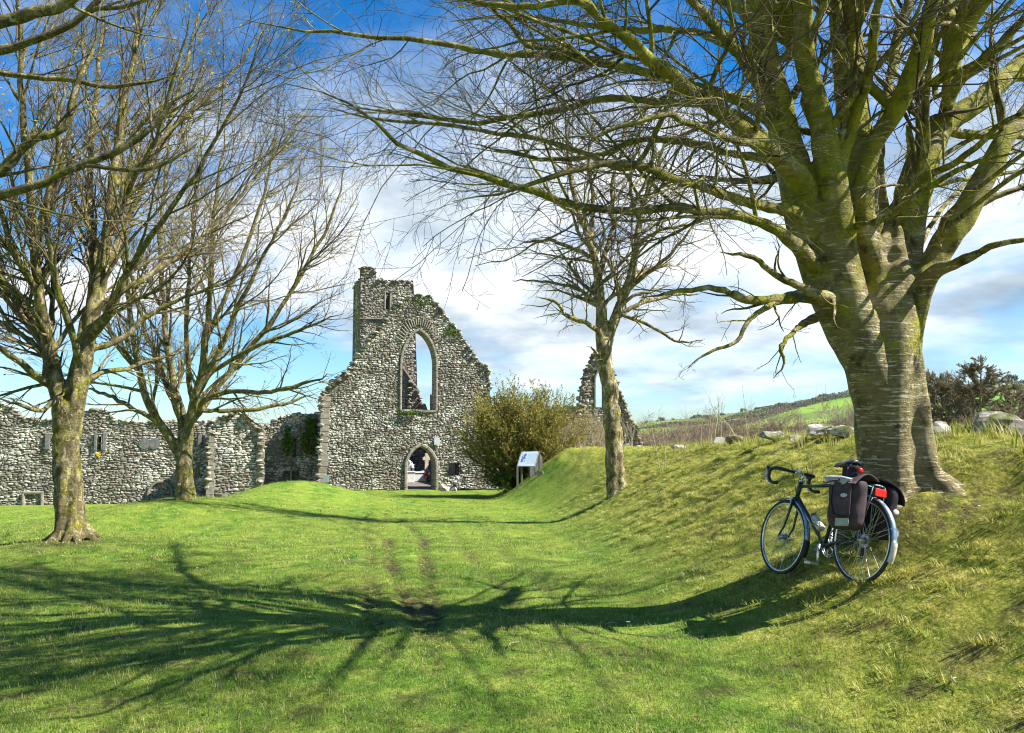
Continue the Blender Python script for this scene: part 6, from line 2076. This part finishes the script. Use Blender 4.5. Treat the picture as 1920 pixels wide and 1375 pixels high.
for i, px in enumerate(spots):
    d_ = rt_.uniform(800, 900)
    x, y = hp(px, d_)
    s_ = (1.0 if px < 1500 else 1.25) * rt_.uniform(.7, 1.35)
    if px == 1898: s_ = 2.2
    r_ = thing('distant_tree', 'small dark tree on the far hill skyline' if px != 1898 else 'largest rounded tree on the far hill at the right edge', 'tree', (x, y, float(far_h(x, y))), 'trees on the far hill skyline')
    s_ *= rt_.uniform(.5, 1.2) if px != 1898 else 1
    r_.scale = (s_ * rt_.uniform(.9, 1.9), s_, s_ * rt_.uniform(.6, 1.1)); r_.rotation_euler = (0, 0, rt_.uniform(0, 6))
    link('trunk', trm, None, r_); link('crown', crm, None, r_)['kind'] = 'stuff'

# ------------------------------------------------------------------ bicycle
rc_ = wp(1616, 1084, 6.35)
RX, RY = 2.71, 6.35
HEAD = R(90 + 17)                # heading, measured from +x
hx, hy = math.cos(HEAD), math.sin(HEAD)
WB = 1.02
rz = float(hgt(RX, RY)) - .012
fz = float(hgt(RX + hx * WB, RY + hy * WB)) - .012
pitch_b = math.atan2(fz - rz, WB)
LEAN = R(12)
Mb = Matrix.Translation((RX, RY, rz)) @ Matrix.Rotation(HEAD, 4, 'Z') @ Matrix.Rotation(-pitch_b, 4, 'Y') @ Matrix.Rotation(LEAN, 4, 'X')
bike = thing('bicycle', 'dark green touring bicycle with drop handlebars and mudguards leaning against the beech', 'bicycle', local=True)
bike.matrix_basis = Mb
# local: x forward, y left, z up, origin where the rear tyre meets the ground
RW = .338
HR, HF = (0, 0, RW), (WB, 0, RW)
BBp = Vector((.435, 0, .28)); ST = Vector((.285, 0, .80)); HT = Vector((.825, 0, .825)); HB = Vector((.868, 0, .69)); SD = Vector((.245, 0, .945))


def wheel(c, nm):
    mb = MB()
    prof = [(.300, -.009), (.312, -.010), (.314, .0), (.312, .010), (.300, .009), (.296, 0)]
    V, Fc = [], []
    n = 56
    for i in range(n):
        a = 2 * math.pi * i / n
        for rr, yy in prof:
            V.append((c[0] + rr * math.cos(a), c[1] + yy, c[2] + rr * math.sin(a)))
    k = len(prof)
    for i in range(n):
        for j in range(k):
            Fc.append((i * k + j, i * k + (j + 1) % k, ((i + 1) % n) * k + (j + 1) % k, ((i + 1) % n) * k + j))
    mb.add(V, Fc)
    rim = mb.build('wheel', M['chrome'], bike, True)
    MB().torus(c, 'y', .323, .0155, 56, 10, squash=1.0).build('tyre', M['black'], rim, True)
    h = MB().tube([(c[0], -.05, c[2]), (c[0], -.035, c[2]), (c[0], -.033, c[2]), (c[0], .033, c[2]), (c[0], .035, c[2]), (c[0], .05, c[2])], [.010, .010, .022, .022, .010, .010], 12)
    h.tube([(c[0], -.033, c[2]), (c[0], -.028, c[2])], .03, 14).tube([(c[0], .028, c[2]), (c[0], .033, c[2])], .03, 14)
    h.build('hub', M['alloy'], rim, True)
    me = bpy.data.meshes.new('spoke')
    b_ = MB().tube([(.0, 0, 0), (.281, 0, 0)], .0012, 5)
    me.from_pydata(b_.V, [], b_.F); me.materials.append(M['chrome'])
    for i in range(32):
        a = 2 * math.pi * i / 32
        s_ = 1 if i % 2 else -1
        tw_ = .9 * (1 if (i // 2) % 2 else -1)
        p0 = Vector((c[0] + .028 * math.cos(a + tw_), s_ * .030, c[2] + .028 * math.sin(a + tw_)))
        p1 = Vector((c[0] + .298 * math.cos(a), 0, c[2] + .298 * math.sin(a)))
        dv = p1 - p0
        o = bpy.data.objects.new('spoke', me)
        COL.objects.link(o); o.parent = rim
        o.matrix_basis = Matrix.Translation(p0) @ dv.to_track_quat('X', 'Z').to_matrix().to_4x4() @ Matrix.Diagonal((dv.length / .281, 1, 1, 1))
    return rim


wheel(HR, 'r')
STEER = R(4)
wheel(HF, 'f')
fr_ = MB()
fr_.tube([HB + Vector((-.004, 0, .02)), BBp], .0165, 14)
fr_.tube([ST - Vector((.0, 0, .015)), HT - Vector((0, 0, .03))], .0145, 14)
fr_.tube([BBp, ST, ST + Vector((-.006, 0, .02))], .0148, 14)
fr_.tube([HT + Vector((-.004, 0, .012)), HB - Vector((-.004, 0, .012))], .0185, 16)
for s_ in (-1, 1):
    fr_.tube([(BBp.x - .01, s_ * .02, BBp.z), (.30, s_ * .032, .30), (.0, s_ * .062, RW)], [.011, .0105, .008], 10)
    fr_.tube([(ST.x, s_ * .016, ST.z - .01), (.0, s_ * .060, RW)], [.008, .007], 10)
    fr_.box((0, s_ * .06, RW), (.03, .005, .035))
fr_.tube([(BBp.x, -.036, BBp.z), (BBp.x, .036, BBp.z)], .021, 16)
frame = fr_.build('frame', M['frame'], bike, True)
# pale band on down tube
dn = (BBp - HB).normalized()
MB().tube([HB + dn * .20, HB + dn * .36], .0172, 14).build('frame_decal', M['alloy'], frame, True)
fk = MB()
for s_ in (-1, 1):
    fk.tube([(HB.x + .006, s_ * .03, HB.z - .02), (.905, s_ * .042, .55), (.95, s_ * .050, .42), (WB, s_ * .052, RW)], [.0125, .0115, .009, .007], 10)
fk.tube([(HB.x + .006, -.032, HB.z - .018), (HB.x + .006, 0, HB.z - .008), (HB.x + .006, .032, HB.z - .018)], .0135, 10)
fk.build('fork', M['frame'], bike, True)
# stem and drop bars
hc = Vector((.905, 0, .925))
MB().tube([HT, (.808, 0, .885), (.812, 0, .905), hc], [.012, .012, .014, .013], 12).tube([hc - Vector((0, .022, 0)), hc + Vector((0, .022, 0))], .02, 14).build('handlebar_stem', M['chrome'], bike, True)
MB().tube([HT + Vector((0, 0, .008)), HT + Vector((-.003, 0, .03))], .021, 14).build('headset', M['chrome'], bike, True)
for s_ in (-1, 1):
    pass
bar = [(hc.x, -.20, hc.z), (hc.x, .20, hc.z)]
def drop(s_):
    pts = [(0, .03, 0), (0, .15, .002), (.004, .185, .003), (.03, .207, .004), (.075, .212, .0), (.098, .214, -.02), (.105, .216, -.055), (.092, .218, -.095), (.055, .22, -.125), (.01, .222, -.135), (-.04, .223, -.137)]
    return [(hc.x + a, s_ * b, hc.z + c) for a, b, c in pts]
mb = MB().tube([(hc.x, -.06, hc.z), (hc.x, .06, hc.z)], .0125, 12)
for s_ in (-1, 1):
    mb.tube(drop(s_), [.0125] + [.0155] * 10, 12)
hb = mb.build('handlebars', M['tape'], bike, True)
for s_ in (-1, 1):
    l = MB().tube([(hc.x + .095, s_ * .213, hc.z - .012), (hc.x + .125, s_ * .214, hc.z + .008), (hc.x + .14, s_ * .214, hc.z + .02)], [.016, .017, .012], 10)
    l.build('brake_hood', M['black'], hb, True)
    MB().tube([(hc.x + .137, s_ * .214, hc.z + .012), (hc.x + .15, s_ * .214, hc.z - .03), (hc.x + .137, s_ * .216, hc.z - .085), (hc.x + .10, s_ * .217, hc.z - .125)], [.006, .006, .0055, .005], 8).build('brake_lever', M['chrome'], hb, True)
    MB().tube([(hc.x + .12, s_ * .213, hc.z + .02), (hc.x + .07, s_ * .15, hc.z + .09), (hc.x - .0, s_ * .06, hc.z + .06), (HB.x + .02, s_ * .005, HB.z + .08), (HB.x + .01, 0, HB.z)], .0028, 6).build('brake_cable', M['black'], hb, True)
MB().box((HB.x + .03, 0, HB.z - .005), (.03, .07, .03)).tube([(HB.x + .03, -.035, HB.z - .01), (HB.x + .04, -.03, HB.z - .06)], .007, 8).tube([(HB.x + .03, .035, HB.z - .01), (HB.x + .04, .03, HB.z - .06)], .007, 8).build('front_brake', M['alloy'], bike, False, bevel=.003)
# saddle
sd = MB()
V, Fc = [], []
secs = [(-.135, .035, .008, .012), (-.12, .066, .0, .022), (-.07, .070, .0, .026), (-.01, .050, -.002, .024), (.05, .030, -.004, .022), (.11, .022, -.006, .020), (.145, .016, -.012, .014)]
for xx, w_, dz_, th in secs:
    for k in range(10):
        a = 2 * math.pi * k / 10
        zz = math.sin(a) * th * (1 if math.sin(a) > 0 else .8)
        V.append((SD.x + xx, math.cos(a) * w_, SD.z + .028 + dz_ + zz - .02 * abs(math.cos(a)) ** 2))
for i in range(len(secs) - 1):
    for k in range(10):
        Fc.append((i * 10 + k, i * 10 + (k + 1) % 10, (i + 1) * 10 + (k + 1) % 10, (i + 1) * 10 + k))
Fc += [tuple(range(9, -1, -1)), tuple((len(secs) - 1) * 10 + k for k in range(10))]
sd.add(V, Fc)
sdo = sd.build('saddle', M['saddle'], bike, True, sub=1)
mb = MB()
for s_ in (-1, 1):
    mb.tube([(SD.x - .11, s_ * .03, SD.z + .012), (SD.x - .05, s_ * .022, SD.z - .012), (SD.x + .04, s_ * .02, SD.z - .012), (SD.x + .12, s_ * .008, SD.z + .01)], .0035, 8)
mb.build('saddle_rails', M['chrome'], sdo, True)
MB().tube([ST, SD + Vector((.0, 0, -.012))], .0135, 12).build('seat_post', M['chrome'], bike, True)
# mudguards
def guard(c, a0, a1, r, w, name, m):
    V, Fc = [], []
    n = 30; pr = [(-w, -.010), (-w * .7, .0), (0, .006), (w * .7, .0), (w, -.010), (w * .7, -.004), (0, .002), (-w * .7, -.004)]
    for i in range(n + 1):
        a = a0 + (a1 - a0) * i / n
        for yy, dr_ in pr:
            V.append((c[0] + (r + dr_) * math.cos(a), yy, c[2] + (r + dr_) * math.sin(a)))
    k = len(pr)
    for i in range(n):
        for j in range(k):
            Fc.append((i * k + j, i * k + (j + 1) % k, (i + 1) * k + (j + 1) % k, (i + 1) * k + j))
    Fc += [tuple(range(k)), tuple(n * k + j for j in range(k - 1, -1, -1))]
    return MB().add(V, Fc).build(name, m, bike, True)
rg = guard(HR, R(20), R(182), .358, .026, 'rear_mudguard', M['guard'])
fg = guard(HF, R(70), R(185), .358, .026, 'front_mudguard', M['guard'])
guard(HR, R(181), R(206), .362, .030, 'mudflap', M['flap'])
guard(HF, R(184), R(208), .362, .030, 'mudflap', M['black'])
for (c, ang, par) in ((HR, 165, rg), (HR, 110, rg), (HF, 170, fg)):
    mb = MB()
    for s_ in (-1, 1):
        mb.tube([(c[0], s_ * .062, c[2]), (c[0] + .355 * math.cos(R(ang)), s_ * .028, c[2] + .355 * math.sin(R(ang)))], .0022, 6)
    mb.build('mudguard_stay', M['alloy'], par, True)
# rear rack
rk = MB()
zt_ = .765
for s_ in (-1, 1):
    rk.tube([(.24, s_ * .035, zt_), (.20, s_ * .06, zt_), (-.12, s_ * .06, zt_), (-.155, s_ * .05, zt_ + .0), (-.165, 0, zt_)], .0055, 8)
    rk.tube([(.18, s_ * .062, zt_), (.01, s_ * .075, RW + .01)], .005, 8)
    rk.tube([(-.02, s_ * .062, zt_), (.005, s_ * .075, RW + .01)], .005, 8)
    rk.tube([(-.155, s_ * .055, zt_), (-.13, s_ * .066, zt_ - .12), (.0, s_ * .075, RW + .01)], .005, 8)
for xx in (.12, .03, -.06):
    rk.tube([(xx, -.06, zt_), (xx, .06, zt_)], .004, 8)
rk.tube([(-.155, -.055, zt_ - .005), (-.158, 0, zt_ + .004), (-.155, .055, zt_ - .005)], .0055, 8)
rack = rk.build('rear_rack', M['rack'], bike, True)
MB().box((-.172, 0, zt_ - .055), (.014, .105, .062)).build('red_reflector', M['reflect_r'], rack, bevel=.004)
# drivetrain
for s_, an_ in ((1, R(-102)), (-1, R(78))):
    e = Vector((BBp.x + .17 * math.cos(an_), s_ * .088, BBp.z + .17 * math.sin(an_)))
    cr = MB().tube([(BBp.x, s_ * .06, BBp.z), (BBp.x + .05 * math.cos(an_), s_ * .066, BBp.z + .05 * math.sin(an_)), tuple(e)], [.016, .012, .011], 10).build('crank', M['chrome'], bike, True)
    pd = MB().box((e.x, e.y + s_ * .055, e.z), (.075, .085, .022)).tube([(e.x, e.y, e.z), (e.x, e.y + s_ * .09, e.z)], .006, 8)
    pd.tube([(e.x + .03, e.y + s_ * .02, e.z), (e.x + .09, e.y + s_ * .055, e.z + .03), (e.x + .03, e.y + s_ * .09, e.z)], .004, 6)
    pd.build('pedal', M['alloy'], cr, False, bevel=.004)
ch = MB().torus((BBp.x, -.044, BBp.z), 'y', .090, .005, 40, 6).torus((BBp.x, -.044, BBp.z), 'y', .070, .004, 32, 6)
for k in range(5):
    a = k * 2 * math.pi / 5
    ch.tube([(BBp.x, -.044, BBp.z), (BBp.x + .088 * math.cos(a), -.044, BBp.z + .088 * math.sin(a))], .006, 6)
ch.build('chainring', M['alloy'], bike, True)
MB().tube([(BBp.x, -.044, BBp.z + .092), (0, -.044, RW + .045)], .004, 6).tube([(BBp.x, -.044, BBp.z - .092), (.06, -.044, RW - .13), (.03, -.044, RW - .05)], .004, 6).build('chain', M['black'], bike, True)
cs_ = MB()
for k in range(6):
    cs_.tube([(0, -.05 + k * .004, RW), (0, -.048 + k * .004, RW)], .028 + .006 * (5 - k if False else k) * .9, 20)
cs_.build('sprockets', M['alloy'], bike)
MB().box((.04, -.05, RW - .07), (.025, .02, .09)).torus((.03, -.05, RW - .045), 'y', .018, .004, 14, 6).torus((.05, -.05, RW - .12), 'y', .018, .004, 14, 6).build('derailleur', M['black'], bike)
# bottle cage + bottle
bc = HB + dn * .30; up = Vector((dn.z * -1, 0, dn.x)); up = Vector((-dn.z, 0, dn.x))
if up.z < 0: up = -up
axis_ = -dn
cgc = HB + dn * .46 + up * .058
mb = MB()
for s_ in (-1, 1):
    mb.tube([cgc - up * .036, cgc - up * .036 + axis_ * .10 + Vector((0, s_ * .02, 0)), cgc + axis_ * .12 + Vector((0, s_ * .038, 0)), cgc + axis_ * .02 + up * .02 + Vector((0, s_ * .035, 0)), cgc - axis_ * .005 + Vector((0, 0, 0))], .003, 6)
mb.build('bottle_cage', M['alloy'], bike, True)


def hang(name, label, cat):
    r_ = thing(name, label, cat, local=True)
    r_.matrix_basis = Mb
    return r_


bt = hang('water_bottle', 'cloudy plastic water bottle with grey cap in the bicycle frame', 'bottle')
mb = MB().tube([cgc, cgc + axis_ * .004, cgc + axis_ * .08, cgc + axis_ * .09, cgc + axis_ * .10, cgc + axis_ * .13, cgc + axis_ * .145], [.030, .035, .035, .031, .035, .035, .030], 18)
mb.build('bottle_body', M['bottle'], bt, True)
MB().tube([cgc + axis_ * .1455, cgc + axis_ * .168, cgc + axis_ * .176, cgc + axis_ * .178, cgc + axis_ * .195], [.031, .031, .022, .010, .009], 16).build('cap', M['bottle_cap'], bt, True)
# dark printed curve round the bottle
pr_ = []
side_v = Vector((0, 1, 0))
for k in range(10):
    a = R(-70 + k * 15)
    pr_.append(cgc + axis_ * (.05 + .035 * math.sin(k * .7)) + (side_v * math.cos(a) + up * math.sin(a)) * .0345)
MB().tube(pr_, .0035, 6).build('printed_curve', M['black'], bt, True)


# panniers
def soft_box(x0, x1, y0, y1, z0, z1, nx_=6, nz_=7, bulge=.03, taper=.0, seed=1, topsag=0):
    r = random.Random(seed)
    V, idx = [], {}
    Fc = []
    ny_ = 3
    def P(i, j, k):
        key = (i, j, k)
        if key in idx: return idx[key]
        u, v, w = i / nx_, j / ny_, k / nz_
        x = x0 + (x1 - x0) * u; z = z0 + (z1 - z0) * w
        cx = (x0 + x1) / 2
        x = cx + (x - cx) * (1 - taper * (1 - w))
        y = y0 + (y1 - y0) * v
        b = math.sin(math.pi * u) * math.sin(math.pi * min(1, w * 1.0))
        y += (v - .35) * 2 * bulge * b
        z += (1 - abs(2 * v - 1)) * .012 * (1 if w > .99 else 0)
        # rounded corners
        e = (abs(2 * u - 1) ** 6) * (abs(2 * v - 1) ** 6)
        x += (cx - x) * .06 * e
        y += ((y0 + y1) / 2 - y) * .25 * e
        e = (abs(2 * u - 1) ** 6) * ((1 - w) ** 6)
        z += .035 * e
        x += r.uniform(-.003, .003) + .006 * math.sin(w * 13 + u * 5); y += r.uniform(-.003, .003) + .007 * math.sin(w * 11 + u * 7 + seed); z += r.uniform(-.003, .003)
        idx[key] = len(V); V.append((x, y, z)); return idx[key]
    for i in range(nx_):
        for k in range(nz_):
            Fc.append((P(i, 0, k), P(i + 1, 0, k), P(i + 1, 0, k + 1), P(i, 0, k + 1)))
            Fc.append((P(i, ny_, k), P(i, ny_, k + 1), P(i + 1, ny_, k + 1), P(i + 1, ny_, k)))
    for j in range(ny_):
        for k in range(nz_):
            Fc.append((P(0, j, k), P(0, j, k + 1), P(0, j + 1, k + 1), P(0, j + 1, k)))
            Fc.append((P(nx_, j, k), P(nx_, j + 1, k), P(nx_, j + 1, k + 1), P(nx_, j, k + 1)))
        for i in range(nx_):
            Fc.append((P(i, j, 0), P(i, j + 1, 0), P(i + 1, j + 1, 0), P(i + 1, j, 0)))
            Fc.append((P(i, j, nz_), P(i + 1, j, nz_), P(i + 1, j + 1, nz_), P(i, j + 1, nz_)))
    return MB().add(V, Fc)


def sheet(fn, nu, nv, th):
    """thin cloth of real thickness from fn(u, v)"""
    V = []
    for s_ in (0, 1):
        for i in range(nu + 1):
            for j in range(nv + 1):
                p = Vector(fn(i / nu, j / nv)); e = 1e-3
                du = Vector(fn(min(1, i / nu + e), j / nv)) - Vector(fn(max(0, i / nu - e), j / nv))
                dv = Vector(fn(i / nu, min(1, j / nv + e))) - Vector(fn(i / nu, max(0, j / nv - e)))
                nrm = du.cross(dv)
                nrm = nrm.normalized() if nrm.length > 1e-9 else Vector((0, 0, 1))
                V.append(p + nrm * (th if s_ else 0))
    n = (nu + 1) * (nv + 1); m_ = nv + 1
    Fc = []
    for i in range(nu):
        for j in range(nv):
            a = i * m_ + j
            Fc.append((a, a + 1, a + m_ + 1, a + m_)); Fc.append((a + n, a + m_ + n, a + m_ + 1 + n, a + 1 + n))
    for i in range(nu):
        for j in (0, nv):
            a = i * m_ + j; Fc.append((a, a + m_, a + m_ + n, a + n))
    for j in range(nv):
        for i in (0, nu):
            a = i * m_ + j; Fc.append((a, a + n, a + 1 + n, a + 1))
    return MB().add(V, Fc)


for s_, nm_, lb in ((1, 'pannier_bag', 'faded brown pannier bag with folded pale flap on the near side of the rear wheel'), (-1, 'pannier_bag', 'dark pannier bag on the far side of the rear wheel with pale oval patch')):
    r_ = hang(nm_, lb, 'bag')
    r_['group'] = 'panniers on the bicycle'
    ya, yb_ = (.085, .215) if s_ > 0 else (-.085, -.205)
    x0_, x1_ = -.17, .20
    z0_, z1_ = .395, .775
    if s_ < 0: x0_, x1_, z0_ = -.17, .19, .37
    bd = soft_box(x0_, x1_, ya, yb_, z0_, z1_, 7, 8, .022, .10, 3 + s_).build('bag_body', M['cloth_dark'] if s_ < 0 else M['cloth_brown'], r_, True, sub=1)
    yo = yb_ + s_ * .024
    # lower reinforced band
    def band(u, v): return (x0_ + .015 + (x1_ - x0_ - .03) * u, yb_ + s_ * (.012 + .018 * math.sin(math.pi * u)), z0_ + .005 + .075 * v)
    if s_ > 0:
        # dark front pocket behind the seam and pale bottom patch
        def pocket(u, v):
            return (x0_ + .03 + .20 * u, yo + .010 + .006 * math.sin(u * 9) * v + .012 * math.sin(math.pi * u) * math.sin(math.pi * v), z0_ + .085 + (.255 + .03 * u) * v)
        sheet(pocket, 10, 8, .006).build('outer_pocket', M['cloth_brown'], bd, True, label='dark brown outer pocket')
        def patch(u, v): return (x0_ + .03 + .15 * u, yo + .014, z0_ + .012 + .062 * v)
        sheet(patch, 5, 3, .004).build('bottom_patch', M['cloth_light'], bd, True, label='pale worn patch')
        for pts_ in ([(x0_ + .235, yo + .014, z0_ + .34), (x0_ + .24, yo + .016, z0_ + .2), (x0_ + .20, yo + .018, z0_ + .11), (x0_ + .12, yo + .02, z0_ + .085), (x0_ + .03, yo + .018, z0_ + .08)],):
            MB().tube(pts_, .0045, 6).build('seam', M['cloth_dark'], bd, True)
        # shaded upper cloth and folded flap
        def flap(u, v):
            a = v * 1.0
            x = x0_ - .01 + (x1_ - x0_ + .02) * u
            y = .03 + .215 * a + .008 * math.sin(u * 12)
            z = z1_ + .02 + .04 * math.sin(math.pi * a) * (.6 + .4 * math.sin(u * 5 + 1)) - .045 * a * a + .012 * math.sin(u * 8 + a * 4) + .03 * (u - .3)
            return (x, y, z)
        sheet(flap, 14, 10, .010).build('folded_flap', M['cloth_brown'], bd, True)
        def lining(u, v):
            x = x0_ + .05 + (x1_ - x0_ - .05) * u * .96
            y = .238 + .014 * math.sin(math.pi * v)
            z = z1_ + .012 + (.022 - .085 * v) * math.sin(math.pi * (u * .94 + .03)) + .03 * (u - .5)
            return (x, y - .012 + .012 * math.sin(u * 9), z)
        sheet(lining, 14, 5, .008).build('flap_lining', M['cloth_light'], bd, True, label='pale grey lining of the turned-back flap')
    else:
        def lid(u, v):
            x = x0_ - .012 + (x1_ - x0_ + .02) * u
            return (x, -.05 - .185 * math.sin(v * math.pi / 2), z1_ + .03 * math.sin(math.pi * u) + .035 * math.cos(v * math.pi / 2) - .13 * v * v)
        sheet(lid, 10, 8, .008).build('lid', M['cloth_dark'], bd, True)
        sheet(lambda u, v: (x0_ - .014 , -.10 - .09 * u, z0_ + .01 + .085 * v), 4, 3, .006).build('bottom_patch', M['cloth_light'], bd, True, label='grey bottom patch')
        MB().ell((x0_ - .016, -.145, z0_ + .215), (.006, .030, .022), 14, 8).build('reflective_patch', M['reflect_w'], bd, True)
    if s_ > 0:
        MB().ell((x0_ + .085, yo + .026, z0_ + .25), (.040, .007, .017), 14, 8).build('reflective_patch', M['reflect_w'], bd, True)
# saddle bag with rear light
sbg = hang('saddle_bag', 'black saddle bag with small red light hung under the bicycle saddle', 'bag')
bd = soft_box(SD.x - .16, SD.x - .0, -.055, .055, SD.z - .145, SD.z - .01, 5, 5, .02, .3, 9).build('bag_body', M['cloth_dark'], sbg, True, sub=1)
MB().tube([(SD.x - .10, .062, SD.z), (SD.x - .11, .072, SD.z - .07), (SD.x - .10, .062, SD.z - .14)], .006, 6).build('strap', M['tape'], bd, True)
MB().tube([(SD.x - .165, .0, SD.z - .045), (SD.x - .185, .0, SD.z - .045), (SD.x - .190, .0, SD.z - .045)], [.020, .020, .014], 14).build('rear_light', M['reflect_r'], bd, True)
MB().tube([(SD.x - .12, -.02, SD.z - .10), (SD.x - .17, -.02, SD.z - .12)], .01, 8).build('pump', M['alloy'], bd, True)
